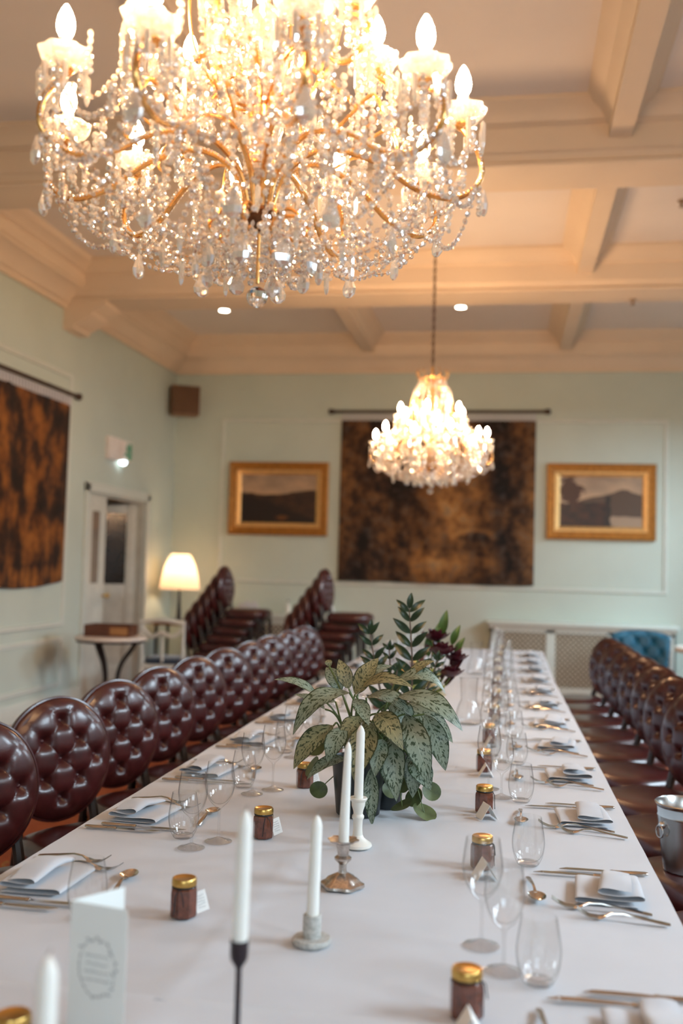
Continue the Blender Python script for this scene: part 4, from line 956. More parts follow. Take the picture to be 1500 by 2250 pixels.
# ------------------------------------------------------------------ candlesticks and candles
def candle(x, y, z, h, r0, r1, label, lean=(0, 0)):
    c = thing('taper_candle', label, 'candle', (x, y, z), 0, 'white taper candles'); c.rotation_euler = (lean[0], lean[1], 0)
    MB().lathe([(0, 0), (r0, 0), (r0, 0.005), ((r0 + r1) / 2, h * 0.5), (r1, h - 0.018), (r1 * 0.72, h - 0.008), (r1 * 0.25, h), (0, h + 0.001)], 24).build('wax', 'candle_wax', c, 60)
    MB().tube(spline([(0, 0, h - 0.001), (0.0005, 0, h + 0.004), (0.003, 0, h + 0.008)], 4), 0.0009, 6).build('wick', 'wick', c)
def stick(name, label, x, y, prof, mat, n=28, sc=None):
    t = thing(name, label, 'candlestick', (x, y, TT)); return t
s = stick('iron_candlestick', 'slender dark iron candlestick nearest the camera', -0.354, 1.35, None, 'iron')
MB().lathe([(0, 0), (0.045, 0), (0.045, 0.003), (0.012, 0.008), (0.005, 0.014), (0, 0.014)], 32).build('base', 'iron', s)
MB().lathe([(0, 0.010), (0.0042, 0.012), (0.0042, 0.144), (0, 0.146)], 14).build('stem', 'iron', s)
MB().lathe([(0.0042, 0.142), (0.0065, 0.146), (0.0115, 0.154), (0.0125, 0.162), (0.0125, 0.180), (0.0108, 0.180), (0.0105, 0.162), (0, 0.160)], 24).build('cup', 'iron', s)
candle(-0.354, 1.35, TT + 0.162, 0.192, 0.0108, 0.0098, 'white taper candle in slender dark iron candlestick', (0, radians(1.0)))
s = stick('concrete_candlestick', 'squat speckled grey stone candle holder on round base', -0.345, 1.835, None, 'concrete')
MB().lathe([(0, 0), (0.034, 0), (0.0355, 0.002), (0.0355, 0.009), (0.034, 0.011), (0, 0.011)], 36).build('base', 'concrete', s)
MB().lathe([(0.0165, 0.010), (0.0168, 0.012), (0.0168, 0.050), (0.0155, 0.052), (0.0112, 0.052), (0.0112, 0.036), (0, 0.036)], 30).build('socket', 'concrete', s)
candle(-0.345, 1.835, TT + 0.036, 0.195, 0.0112, 0.0104, 'white taper candle in squat grey stone holder', (0, radians(1.2)))
s = stick('silver_candlestick', 'ornate tarnished silver candlestick with scalloped base', -0.343, 2.165, None, 'silver_plate')
MB().lathe([(0, 0), (0.043, 0), (0.046, 0.003), (0.045, 0.008), (0.036, 0.013), (0.030, 0.020), (0.018, 0.026), (0.010, 0.030), (0, 0.03)], 60, scallop=0.07, sn=6).build('base', 'silver_plate', s)
MB().lathe([(0.010, 0.029), (0.0085, 0.036), (0.0085, 0.048), (0.013, 0.053), (0.0185, 0.058), (0.0185, 0.062), (0.012, 0.067), (0.0125, 0.074), (0.016, 0.092), (0, 0.092)], 28).build('stem', 'silver_plate', s)
MB().lathe([(0.012, 0.090), (0.022, 0.094), (0.031, 0.098), (0.032, 0.101), (0.024, 0.0995), (0.012, 0.097), (0.0115, 0.084), (0, 0.084)], 60, scallop=0.09, sn=8).build('drip_pan', 'silver_plate', s)
candle(-0.343, 2.165, TT + 0.084, 0.225, 0.0118, 0.0078, 'tapered white candle leaning in ornate silver candlestick', (0, radians(1.4)))
s = stick('ivory_candlestick', 'turned ivory coloured candlestick behind the silver one', -0.357, 2.475, None, 'ivory')
MB().lathe([(0, 0), (0.034, 0), (0.036, 0.003), (0.035, 0.008), (0.026, 0.014), (0.016, 0.022), (0.012, 0.030), (0, 0.03)], 32).build('base', 'ivory', s)
MB().lathe([(0.0125, 0.029), (0.0110, 0.045), (0.0118, 0.065), (0.0150, 0.070), (0.0150, 0.075), (0.0115, 0.080), (0.0125, 0.088), (0.0165, 0.100), (0.0175, 0.112), (0, 0.112)], 28).build('stem', 'ivory', s)
MB().lathe([(0.016, 0.108), (0.021, 0.114), (0.0225, 0.118), (0.0215, 0.120), (0.0118, 0.119), (0.0115, 0.108), (0, 0.108)], 28).build('drip_pan', 'ivory', s)
candle(-0.357, 2.475, TT + 0.108, 0.188, 0.0114, 0.0106, 'straight white candle in turned ivory candlestick', (0, radians(0.5)))
s = stick('low_candle_holder', 'low dark candle holder at the bottom left corner', -0.467, 1.0, None, 'iron')
MB().lathe([(0, 0), (0.035, 0), (0.035, 0.004), (0.012, 0.010), (0.011, 0.03), (0, 0.03)], 28).build('base', 'iron', s)
MB().lathe([(0.011, 0.028), (0.0135, 0.032), (0.0135, 0.05), (0.0115, 0.05), (0.0112, 0.034), (0, 0.034)], 24).build('cup', 'iron', s)
candle(-0.467, 1.0, TT + 0.034, 0.245, 0.0112, 0.0105, 'blurred white candle at the bottom left corner')

# menu card: tall card folded to stand, printed with a leafy wreath around handwriting
mc = thing('menu_card', 'tall folded white menu card printed with a leafy wreath', 'menu card', (-0.562, 1.36, TT + 0.001), radians(-12))
MW, MH = 0.094, 0.205
MB().box(-MW / 2, MW / 2, -0.0005, 0.0005, 0, MH).build('front_leaf', 'menu_paper', mc)
q = MB().box(0, MW * 0.95, -0.0005, 0.0005, 0, MH).build('back_leaf', 'menu_paper', mc); q.location = (-MW / 2, 0.0008, 0); q.rotation_euler = (0, 0, radians(68))
wrm = MB(); rnd = random.Random(4)
for k in range(26):
    a = 2 * pi * k / 26 + rnd.uniform(-0.06, 0.06); cx, cz = 0.030 * cos(a), 0.118 + 0.040 * sin(a)
    d = a + pi / 2 + rnd.uniform(-0.9, 0.9); ln_ = rnd.uniform(0.006, 0.011)
    p0 = Vector((cx, -0.0009, cz)); p1 = p0 + Vector((cos(d), 0, sin(d))) * ln_; nx = Vector((-sin(d), 0, cos(d))) * 0.0018
    mid = (p0 + p1) / 2; wrm.add([p0, mid + nx, p1, mid - nx], [(0, 1, 2, 3)])
wrm.tube([(0.030 * cos(2 * pi * k / 40), -0.0008, 0.118 + 0.040 * sin(2 * pi * k / 40)) for k in range(40)], 0.0004, 4, closed=True)
wrm.build('printed_wreath', 'ink', mc, None)
hw = script_lines(0.060, 0.060, 4, 9, 'ink', 'handwriting', 0.0022, 0.0005, -0.0009); o = link('handwriting', hw, mc); o.location = (0, 0, 0.088)

# ice bucket on a chair seat at the right
bk = thing('ice_bucket', 'stainless steel ice bucket with ring handle on a chair seat', 'bucket', (0.585, 3.42, 0.486))
MB().lathe([(0, 0), (0.070, 0), (0.074, 0.004), (0.086, 0.10), (0.0925, 0.170), (0.0945, 0.176), (0.0925, 0.181), (0.0955, 0.205), (0.1005, 0.211), (0.1025, 0.216), (0.0995, 0.219), (0.0945, 0.212), (0.090, 0.17), (0.072, 0.01), (0, 0.008)], 48).build('body', 'bucket_steel', bk, 30)
for a in (205, 25):
    r = radians(a); d = Vector((cos(r), sin(r), 0)); p = d * 0.092 + Vector((0, 0, 0.150))
    kn = MB().lathe([(0, -0.004), (0.012, -0.003), (0.010, 0.008), (0.006, 0.012), (0, 0.013)], 14, tuple(p), axis=tuple(d)).build('handle_boss', 'bucket_steel', bk)
    tn = Vector((-sin(r), cos(r), 0)); c = p + d * 0.010 + Vector((0, 0, -0.020))
    MB().tube([tuple(c + tn * 0.019 * cos(2 * pi * k / 24) + Vector((0, 0, 0.019 * sin(2 * pi * k / 24)))) for k in range(24)], 0.0025, 6, closed=True).build('ring_handle', 'bucket_steel', bk)

# ------------------------------------------------------------------ plants
def leaf_mb(p0, p1, width, arch, up_=Vector((0, 0, 1)), cup=0.18, nv=14, nu=6, shape=0.8, wave=0.0):
    """curved leaf from p0 to p1; arch = offset of the middle along the leaf normal"""
    p0, p1 = Vector(p0), Vector(p1); ax = p1 - p0; Ln = ax.length
    side = ax.cross(up_)
    if side.length < 1e-4: side = Vector((1, 0, 0))
    side.normalize(); nrm = side.cross(ax).normalized()
    def mid(t): return p0 + ax * t + nrm * (arch * 4 * t * (1 - t)) - Vector((0, 0, 1)) * (0.10 * Ln * t * t * 0)
    def fn(u, v):
        t = v; c = mid(t); w = width * (sin(pi * t ** shape) ** 0.85) * (1 - 0.15 * t) + 0.0006
        s = (u - 0.5) * 2
        return c + side * (s * w / 2) + nrm * (cup * w * (abs(s) ** 1.3) * 0.5 + wave * sin(t * 18 + s * 2) * abs(s) * w)
    return uvgrid(fn, nu, nv)
# main plant: silver-leaved foliage in a black pot. Local frame at the pot's foot, x to the right, y away, z up.
random.seed(5)
PX, PY = -0.405, 2.80
pp_ = thing('potted_plant', 'potted plant with drooping silver and green patterned leaves', 'plant', (PX, PY, TT))
MB().lathe([(0, 0), (0.058, 0), (0.061, 0.003), (0.076, 0.150), (0.078, 0.155), (0.074, 0.157), (0.071, 0.150), (0.069, 0.135), (0, 0.135)], 40).build('pot', 'pot_black', pp_, 40)
MB().lathe([(0, 0.138), (0.070, 0.137)], 24).build('soil', 'soil', pp_)
SC = 1 / 767.0
def PXL(px, py, d): return ((px - 785) * SC - 0.0263 * (1790 - py) * SC * 0.8 + d * (px - 1117) / 2187 * -0 , d, (1790 - py) * SC * 1.0)
LEAVES = [  # base px, tip px, depth base, depth tip, width (m), arch, material
    ((700, 1545), (607, 1509), -0.02, -0.05, 0.038, 0.020, 's'), ((768, 1532), (661, 1616), -0.02, -0.12, 0.070, 0.050, 's'),
    ((762, 1528), (737, 1466), 0.02, 0.04, 0.042, 0.010, 'o'), ((778, 1537), (826, 1459), 0.0, 0.03, 0.055, 0.012, 'o'),
    ((784, 1538), (912, 1508), -0.03, -0.10, 0.062, 0.040, 'o'), ((860, 1512), (970, 1535), 0.05, 0.08, 0.065, 0.045, 's'),
    ((872, 1535), (1012, 1594), -0.02, -0.08, 0.075, 0.040, 's'), ((786, 1541), (823, 1585), -0.06, -0.14, 0.042, 0.012, 's'),
    ((830, 1570), (893, 1632), -0.05, -0.13, 0.062, 0.030, 'o'), ((822, 1588), (793, 1702), -0.06, -0.13, 0.075, 0.030, 'o'),
    ((862, 1610), (877, 1742), -0.04, -0.10, 0.060, 0.030, 's'), ((890, 1570), (943, 1706), -0.03, -0.09, 0.068, 0.040, 's'),
    ((928, 1572), (974, 1686), 0.0, -0.02, 0.058, 0.040, 's'), ((738, 1600), (660, 1689), -0.05, -0.10, 0.060, 0.035, 'o'),
    ((770, 1668), (690, 1707), -0.05, -0.11, 0.045, 0.022, 's'), ((822, 1680), (826, 1795), -0.075, -0.095, 0.040, 0.018, 's'),
    ((902, 1665), (945, 1722), -0.02, -0.06, 0.060, 0.025, 's'), ((712, 1572), (640, 1546), 0.0, 0.02, 0.028, 0.012, 's'),
    ((850, 1555), (900, 1610), 0.03, 0.02, 0.060, 0.035, 's'), ((800, 1545), (905, 1575), 0.02, -0.04, 0.055, 0.035, 's'),
    ((765, 1600), (735, 1668), -0.07, -0.12, 0.055, 0.020, 's'), ((845, 1620), (835, 1690), -0.07, -0.13, 0.050, 0.020, 's'),
    ((730, 1560), (665, 1600), 0.04, 0.08, 0.055, 0.030, 's'), ((890, 1500), (945, 1465), 0.06, 0.09, 0.036, 0.012, 'o'),
    ((800, 1580), (760, 1640), -0.04, -0.09, 0.060, 0.020, 'o'), ((900, 1600), (925, 1700), 0.03, 0.03, 0.060, 0.030, 's'),
    ((870, 1560), (985, 1640), 0.05, 0.08, 0.060, 0.040, 's'), ((780, 1530), (850, 1480), 0.05, 0.10, 0.050, 0.020, 's'),
    ((740, 1540), (700, 1490), 0.06, 0.10, 0.045, 0.02, 's'), ((715, 1485), (709, 1470), 0.05, 0.06, 0.02, 0.01, 'o'),
    ((852, 1640), (862, 1730), -0.02, -0.05, 0.055, 0.02, 's'), ((915, 1640), (905, 1745), 0.0, -0.03, 0.055, 0.025, 's')]
for (b0, t0, d0, d1, w, ar, mt) in LEAVES:
    p0 = Vector(PXL(*b0, d0)); p1 = Vector(PXL(*t0, d1))
    steep = abs((p1 - p0).normalized().z)
    upv = Vector((0, -0.75, 0.66)) if steep > 0.55 else Vector((0, -0.45, 0.9))
    leaf_mb(p0, p1, w * 1.14, ar, upv, 0.16, 16, 8, 0.85, 0.02).build('leaf', 'silver_leaf' if mt == 's' else 'olive_leaf', pp_, 80)
    c0 = Vector((random.uniform(-0.03, 0.03), random.uniform(-0.03, 0.03), 0.137))
    midp = (c0 + p0) / 2 + Vector((p0.x * 0.15, 0.0, 0.05))
    MB().tube(spline([c0, midp, p0], 6), [0.0042] * 6 + [0.0028] * 7, 6).build('leaf_stalk', 'stem_green', pp_)
# trailing plant with round leaves at the pot's right foot
random.seed(9)
tp_ = thing('trailing_plant', 'small trailing plant with round olive leaves beside black pot', 'plant', (-0.335, 2.90, TT))
MB().lathe([(0, 0), (0.038, 0), (0.050, 0.085), (0.046, 0.085), (0.040, 0.01), (0, 0.01)], 28).build('pot', 'pot_black', tp_)
for k, (x, y, z, r, tx) in enumerate([(0.055, -0.11, 0.030, 0.033, -0.4), (0.115, -0.09, 0.012, 0.036, 0.5), (0.085, -0.06, 0.045, 0.030, 0.2), (0.02, -0.10, 0.07, 0.026, -0.2), (0.06, -0.08, 0.085, 0.028, 0.3), (0.13, -0.04, 0.06, 0.028, 0.6), (0.11, -0.02, 0.11, 0.030, 0.3), (-0.20, -0.10, 0.12, 0.033, -0.3), (-0.185, -0.09, 0.055, 0.026, 0.2), (-0.205, -0.06, 0.17, 0.030, -0.2), (0.10, -0.05, 0.16, 0.03, 0.2)]):
    m_ = MB(); 
    def rf(u, v, r=r): a = 2 * pi * u; return (r * v * cos(a), r * v * 0.95 * sin(a) , 0.10 * r * v * v + 0.06 * r * sin(2 * a) * v)
    o = uvgrid(rf, 20, 4).build('leaf', 'round_leaf', tp_, 60); o.location = (x, y, max(z, 0.012)); o.rotation_euler = (radians(60) if z > 0.03 else radians(14), tx, random.uniform(-1, 1))
    MB().tube(spline([(0, 0, 0.08), (x * 0.6, y * 0.5, max(z, 0.06) + 0.05), (x, y, max(z, 0.012))], 5), 0.0016, 5).build('vine', 'stem_green', tp_)
# upright glossy dark plant behind
zz = thing('glossy_plant', 'upright dark glossy plant with paired leaflets behind patterned plant', 'plant', (-0.37, 3.50, TT))
MB().lathe([(0, 0), (0.060, 0), (0.075, 0.11), (0.070, 0.11), (0.060, 0.01), (0, 0.01)], 32).build('pot', 'pot_black', zz)
MB().lathe([(0, 0.098), (0.066, 0.097)], 24).build('soil', 'soil', zz)
ZST = [((0.02, 0, 0.09), (0.045, -0.01, 0.30), (0.030, -0.02, 0.545), 9, 0.105), ((-0.02, 0, 0.09), (-0.07, -0.02, 0.28), (-0.105, -0.03, 0.46), 7, 0.085), ((0.0, 0.02, 0.09), (-0.03, 0.04, 0.25), (-0.045, 0.05, 0.40), 7, 0.058), ((0.03, 0.0, 0.09), (0.09, 0.02, 0.25), (0.13, 0.03, 0.37), 7, 0.06), ((-0.01, -0.02, 0.09), (-0.02, -0.06, 0.22), (0.0, -0.08, 0.34), 6, 0.06)]
for b0, m0, t0, nl, ll in ZST:
    P = spline([b0, m0, t0], 12); MB().tube(P, [0.0055 - 0.0035 * i / len(P) for i in range(len(P))], 7).build('stem', 'zz_stem', zz)
    for k in range(nl):
        f = 0.30 + 0.66 * k / (nl - 1); c = Vector(P[int(f * (len(P) - 1))]); d = (Vector(t0) - Vector(b0)).normalized()
        for s in (-1, 1):
            ll_ = ll * (1.1 - 0.45 * f) * random.uniform(0.9, 1.1)
            dirv = (Vector((s * 0.72, random.uniform(-0.25, 0.25), 0.0)) + d * random.uniform(0.6, 0.85)).normalized()
            leaf_mb(c, c + dirv * ll_, ll_ * 0.34, 0.008, Vector((0, -1, 0.2)), 0.2, 8, 4, 0.9).build('leaf', 'zz_leaf', zz, 80)
    c = Vector(P[-1]); leaf_mb(c, c + (Vector((0.12, 0, 1))).normalized() * ll * 0.55, ll * 0.24, 0.004, Vector((0, -1, 0)), 0.2, 8, 4, 0.9).build('leaf', 'zz_leaf', zz, 80)
# flower arrangement with burgundy blooms farther back
random.seed(15)
fa = thing('flower_arrangement', 'flower arrangement with burgundy blooms and green leaves behind the plants', 'flowers', (-0.32, 4.10, TT))
MB().lathe([(0, 0), (0.05, 0), (0.075, 0.05), (0.08, 0.11), (0.07, 0.14), (0.066, 0.14), (0.07, 0.10), (0.05, 0.01), (0, 0.01)], 32).build('vase', 'cream_gloss', fa)
def bloom(name, c, R, mat, n1=7):
    bl_ = bpy.data.objects.new(name, None); COL.objects.link(bl_); bl_.parent = fa; bl_.location = c
    MB().tube(spline([(0, 0, 0), (-c[0] * 0.4, -c[1] * 0.4, -0.06), (-c[0] * 0.95, -c[1] * 0.95, 0.12 - c[2])], 5), 0.003, 6).build('stem', 'stem_green', bl_)
    for ring, (n, rr, z, tl) in enumerate(((n1, R, 0.0, 0.55), (n1 - 1, R * 0.75, 0.006, 1.0), (4, R * 0.45, 0.010, 1.3))):
        for k in range(n):
            a = 2 * pi * k / n + ring * 0.4; d = Vector((cos(a) * cos(tl), sin(a) * cos(tl), sin(tl)))
            leaf_mb((0, 0, z), Vector((0, 0, z)) + d * rr, rr * 1.05, -0.10 * rr, Vector((0, 0, 1)), 0.35, 8, 6, 0.62).build('petal', mat, bl_, 80)
for c, R in (((0.055, -0.06, 0.335), 0.085), ((0.095, -0.05, 0.25), 0.070), ((0.03, -0.02, 0.39), 0.075), ((0.115, -0.02, 0.31), 0.065)): bloom('burgundy_bloom', c, R, 'burgundy_petal')
for c, R in (((0.035, -0.08, 0.20), 0.035), ((-0.12, -0.05, 0.16), 0.038), ((0.06, -0.06, 0.17), 0.03)): bloom('cream_bloom', c, R, 'white_petal', 6)
for (x, y, z), mt, ll in (((0.075, 0, 0.52), 'green_leaf', 0.11), ((0.13, 0.0, 0.46), 'green_leaf', 0.09), ((0.15, 0.0, 0.41), 'green_leaf', 0.08), ((0.045, 0, 0.47), 'green_leaf', 0.10), ((0.14, -0.03, 0.37), 'burgundy_petal', 0.09), ((0.15, -0.02, 0.33), 'burgundy_petal', 0.09), ((0.06, -0.07, 0.27), 'lime_leaf', 0.07), ((0.03, -0.08, 0.29), 'lime_leaf', 0.07), ((0.08, -0.06, 0.22), 'lime_leaf', 0.06), ((-0.06, -0.05, 0.27), 'lime_leaf', 0.08), ((-0.09, -0.05, 0.24), 'lime_leaf', 0.07), ((-0.04, -0.06, 0.32), 'green_leaf', 0.08), ((0.0, 0.05, 0.42), 'green_leaf', 0.1), ((0.09, -0.05, 0.30), 'burgundy_petal', 0.07), ((0.12, -0.04, 0.26), 'burgundy_petal', 0.07)):
    c = Vector((x, y, z)); d = Vector((x, y, z - 0.14)).normalized(); b0 = c - d * ll
    leaf_mb(b0, c, ll * 0.38, 0.010, Vector((0, -0.8, 0.6)), 0.2, 10, 4, 0.85).build('leaf', mt, fa, 80)
    MB().tube(spline([(0, 0, 0.11), tuple(b0 * 0.55 + Vector((0, 0, 0.06))), tuple(b0)], 5), 0.002, 5).build('stem', 'stem_green', fa)

# ------------------------------------------------------------------ crystal chandeliers (local frame: z=0 at the bottom ball, axis at x=y=0)
def gem(r, n=8, flat=0.72):
    return MB().lathe([(0, -r * flat), (r * 0.55, -r * flat * 0.8), (r, -r * 0.12), (r, r * 0.12), (r * 0.55, r * flat * 0.8), (0, r * flat)], n)
BEAD_R = 0.0072
BEAD = gem(1.0)
def prism_drop(ln_, r): return MB().lathe([(0, 0), (r * 0.5, -0.003), (r, -ln_ * 0.12), (r * 0.92, -ln_ * 0.78), (r * 0.5, -ln_ * 0.93), (0, -ln_)], 6)
def almond(ln_, r):
    mb = MB().lathe([(0, 0), (r * 0.25, -ln_ * 0.06), (r * 0.62, -ln_ * 0.32), (r, -ln_ * 0.62), (r * 0.86, -ln_ * 0.84), (r * 0.4, -ln_ * 0.97), (0, -ln_)], 10); mb.v = [(x, y * 0.45, z) for x, y, z in mb.v]; return mb
random.seed(33)
ARMS = []      # (radius of dish, dish z, angle)
for k in range(10): ARMS.append((0.425, 0.365 if k % 2 else 0.395, 2 * pi * (k + 0.15) / 10, 0))
for k in range(6): ARMS.append((0.255, 0.56, 2 * pi * (k + 0.45) / 6, 1))
def arm_path(R, zd, tier):
    if tier == 0: return spline([(0.022, 0.200), (0.05, 0.29), (0.13, 0.345), (0.24, 0.315), (0.34, 0.245), (0.425, 0.225), (0.472, 0.265), (0.468, 0.325), (0.425, zd - 0.012)], 7) if False else spline([(0.022, 0, 0.200), (0.05, 0, 0.285), (0.13, 0, 0.340), (0.24, 0, 0.315), (0.33, 0, 0.255), (0.41, 0, 0.235), (0.462, 0, 0.270), (0.462, 0, 0.325), (0.425, 0, zd - 0.012)], 7)
    return spline([(0.020, 0, 0.40), (0.04, 0, 0.50), (0.10, 0, 0.535), (0.17, 0, 0.50), (0.235, 0, 0.455), (0.285, 0, 0.475), (0.292, 0, 0.52), (0.255, 0, zd - 0.012)], 7)
beads = []     # (x, y, z, r)
def strand(pts, r=BEAD_R, step=2.05):
    """beads threaded along a polyline"""
    P = [Vector(p) for p in pts]; d = 0.0; nxt = r
    for a, b_ in zip(P, P[1:]):
        L_ = (b_ - a).length
        while nxt <= d + L_ and L_ > 1e-9:
            q = a + (b_ - a) * ((nxt - d) / L_); beads.append((q.x, q.y, q.z, r * random.uniform(0.88, 1.1))); nxt += r * step
        d += L_
def sag(p, q, s, n=14):
    p, q = Vector(p), Vector(q); return [p + (q - p) * (k / n) - Vector((0, 0, s * 4 * (k / n) * (1 - k / n))) for k in range(n + 1)]
pol = lambda r, a, z: (r * cos(a), r * sin(a), z)
wires = MB()
def chain_swag(p, q, s, r=BEAD_R, step=2.6):
    path = sag(p, q, s); strand(path, r, step); wires.tube([tuple(x) for x in path], 0.0009, 4)
lo = [a for a in ARMS if a[3] == 0]; hi = [a for a in ARMS if a[3] == 1]
for i, (R, zd, a, t) in enumerate(lo):
    R2, zd2, a2, _ = lo[(i + 1) % len(lo)]
    chain_swag(pol(R + 0.02, a, zd - 0.005), pol(R2 + 0.02, a2, zd2 - 0.005), 0.115); chain_swag(pol(R, a, zd - 0.10), pol(R2, a2, zd2 - 0.10), 0.085)
    chain_swag(pol(0.455, a, 0.262), pol(0.455, a2, 0.262), 0.085)
    chain_swag(pol(0.40, a, 0.225), pol(0.09, a + 0.15, 0.100), 0.03); chain_swag(pol(0.40, a + 0.18, 0.20), pol(0.20, a + 0.12, 0.115), 0.03)
    chain_swag(pol(0.33, a, 0.235), pol(0.33, a2, 0.235), 0.10); chain_swag(pol(0.24, a, 0.23), pol(0.24, a2, 0.23), 0.115); chain_swag(pol(0.14, a, 0.18), pol(0.14, a2, 0.18), 0.07)
    chain_swag(pol(0.06, a, 0.19), pol(0.19, a + 0.3, 0.12), 0.03)
for i, (R, zd, a, t) in enumerate(hi):
    R2, zd2, a2, _ = hi[(i + 1) % len(hi)]
    chain_swag(pol(R, a, zd), pol(R2, a2, zd2), 0.13); chain_swag(pol(R + 0.02, a, zd - 0.03), pol(0.40, a + 0.12, 0.39), 0.06); chain_swag(pol(R, a, zd - 0.06), pol(0.40, a - 0.25, 0.39), 0.07)
    chain_swag(pol(0.16, a, 0.50), pol(0.16, a2, 0.50), 0.08)
    for da in (0.0, 0.35, 0.7):
        strand([pol(0.10, a + da, 0.86), pol(0.145, a + da, 0.78), pol(0.155, a + da, 0.70), pol(0.12, a + da, 0.62), pol(0.10, a + da, 0.52), pol(0.07, a + da, 0.42)], BEAD_R, 2.05)
        chain_swag(pol(0.10, a + da, 0.86), pol(0.10, a + da + 0.35, 0.86), 0.05)
# hanging strings of beads under every dish and along the arms
for R, zd, a, t in ARMS:
    for k in range(6):
        g = a + 2 * pi * k / 6; c = Vector(pol(R, a, zd)); p = c + Vector((cos(g) * 0.042, sin(g) * 0.042, -0.004)); n = random.choice((0.05, 0.075, 0.10, 0.12))
        strand([p, p - Vector((0, 0, n))], BEAD_R * 1.08, 1.85)
    P = [Vector(pol(x, a, z)) for x, _, z in arm_path(R, zd, t)]
    for off in (-1, 1):
        strand([p + Vector((-sin(a), cos(a), 0)) * 0.0085 * off + Vector((0, 0, 0.003)) for p in P], 0.0038, 2.1)
    for f in (0.35, 0.5, 0.62, 0.75):
        p = P[int(f * (len(P) - 1))]; strand([p - Vector((0, 0, 0.006)), p - Vector((0, 0, random.choice((0.04, 0.07, 0.10))))], BEAD_R, 1.9)
for k in range(16):
    a = 2 * pi * k / 16; strand([pol(0.05, a, 0.17), pol(0.075, a, 0.12), pol(0.06, a, 0.085)], BEAD_R, 2.0); strand([pol(0.11, a, 0.15), pol(0.115, a, 0.085)], BEAD_R, 2.0)
for k in range(150):      # short strings hung between the arms
    a = random.uniform(0, 2 * pi); r = sqrt(random.uniform(0.08 ** 2, 0.45 ** 2)); z = 0.20 + 0.16 * random.random() + 0.04 * (r < 0.3)
    ln_ = min(random.uniform(0.04, 0.10), z - 0.10 - 0.12 * (r / 0.45) ** 2); strand([pol(r, a, z), pol(r, a, z - max(ln_, 0.03))], BEAD_R * random.uniform(0.9, 1.25), 1.95)
for k in range(90):
    a = random.uniform(0, 2 * pi); r = random.uniform(0.10, 0.40); z = random.uniform(0.36, 0.56) - 0.25 * max(0, r - 0.28)
    strand([pol(r, a, z), pol(r, a, z - random.uniform(0.04, 0.09))], BEAD_R * random.uniform(0.9, 1.2), 1.95)
drops = []     # (kind, location, angle)
for R, zd, a, t in ARMS:
    for k in range(7):
        g = a + 2 * pi * (k + 0.5) / 7; drops.append(('prism', (R * cos(a) + 0.046 * cos(g), R * sin(a) + 0.046 * sin(g), zd - 0.002), g))
    if t == 0:
        drops.append(('almond', pol(0.472, a, 0.255), a)); drops.append(('almond', pol(0.30, a + 0.31, 0.145), a + 0.31))
for k in range(10):
    a = 2 * pi * (k + 0.5) / 10; drops.append(('prism', pol(0.20, a, 0.13), a)); drops.append(('almond', pol(0.13, a, 0.115), a)); drops.append(('prism', pol(0.085, a + 0.2, 0.235), a))
for k in range(12):
    a = 2 * pi * k / 12; drops.append(('prism', pol(0.10, a, 0.90), a)); drops.append(('prism', pol(0.12, a + 0.2, 0.62), a))
PRISM_ME = prism_drop(0.062, 0.0062).mesh('prism_drop', 'crystal', None); ALMOND_ME = almond(0.058, 0.020).mesh('almond_drop', 'crystal', None); BEAD_ME = BEAD.mesh('bead', 'crystal', None)
BALL_ME = MB().lathe([(0.0225 * sin(pi * k / 9), 0.0225 - 0.0225 * cos(pi * k / 9)) for k in range(10)], 16).mesh('crystal_ball', 'solid_glass', None)
HUB_ME = MB().lathe([(0, 0.160), (0.018, 0.162), (0.030, 0.172), (0.046, 0.184), (0.050, 0.196), (0.040, 0.206), (0.020, 0.214), (0.012, 0.225), (0, 0.226)], 28).mesh('hub', 'bronze')
COLM = MB().lathe([(0, 0.05), (0.004, 0.052), (0.004, 0.162), (0.008, 0.20), (0.010, 0.30), (0.028, 0.305), (0.030, 0.325), (0.012, 0.335), (0.010, 0.40), (0.030, 0.405), (0.032, 0.425), (0.012, 0.435), (0.009, 0.95), (0.004, 0.99), (0, 0.99)], 20).mesh('centre_rod', 'gold_arm')
VASE_ME = MB().lathe([(0.012, 0.228), (0.030, 0.250), (0.042, 0.285), (0.030, 0.302), (0.014, 0.306), (0.014, 0.336), (0.035, 0.352), (0.045, 0.385), (0.030, 0.402), (0.012, 0.405), (0.012, 0.436), (0.04, 0.47), (0.055, 0.55), (0.03, 0.64), (0.012, 0.66)], 20).mesh('glass_column', 'crystal_dish', 30)
SCROLLS = []    # (name, mesh, angles)
z0 = lambda pts: [(r, 0, z) for r, z in pts]
SCROLLS.append(('crown_spike', MB().tube(spline(z0([(0.012, 0.88), (0.06, 0.865), (0.105, 0.885), (0.125, 0.93), (0.115, 0.955)]), 5), 0.003, 5).mesh('crown_spike', 'gold_arm'), [2 * pi * k / 12 for k in range(12)]))
SCROLLS.append(('crown_ring', MB().tube([pol(0.105, 2 * pi * k / 40, 0.885) for k in range(40)], 0.004, 6, closed=True).mesh('crown_ring', 'gold_arm'), [0]))
SCROLLS.append(('cage_ring', MB().tube([pol(0.155, 2 * pi * k / 40, 0.70) for k in range(40)], 0.003, 6, closed=True).mesh('cage_ring', 'gold_arm'), [0]))
SCROLLS.append(('cage_rib', MB().tube(spline(z0([(0.02, 0.43), (0.09, 0.46), (0.15, 0.56), (0.16, 0.70), (0.10, 0.80), (0.015, 0.86)]), 6), 0.0035, 6).mesh('cage_rib', 'gold_arm'), [2 * pi * k / 10 + 0.2 for k in range(10)]))
SCROLLS.append(('hub_scroll', MB().tube(spline(z0([(0.035, 0.195), (0.075, 0.20), (0.105, 0.175), (0.085, 0.145), (0.06, 0.155)]), 6), 0.0042, 6).mesh('hub_scroll', 'gold_arm'), [2 * pi * (k + 0.4) / 10 for k in range(10)]))
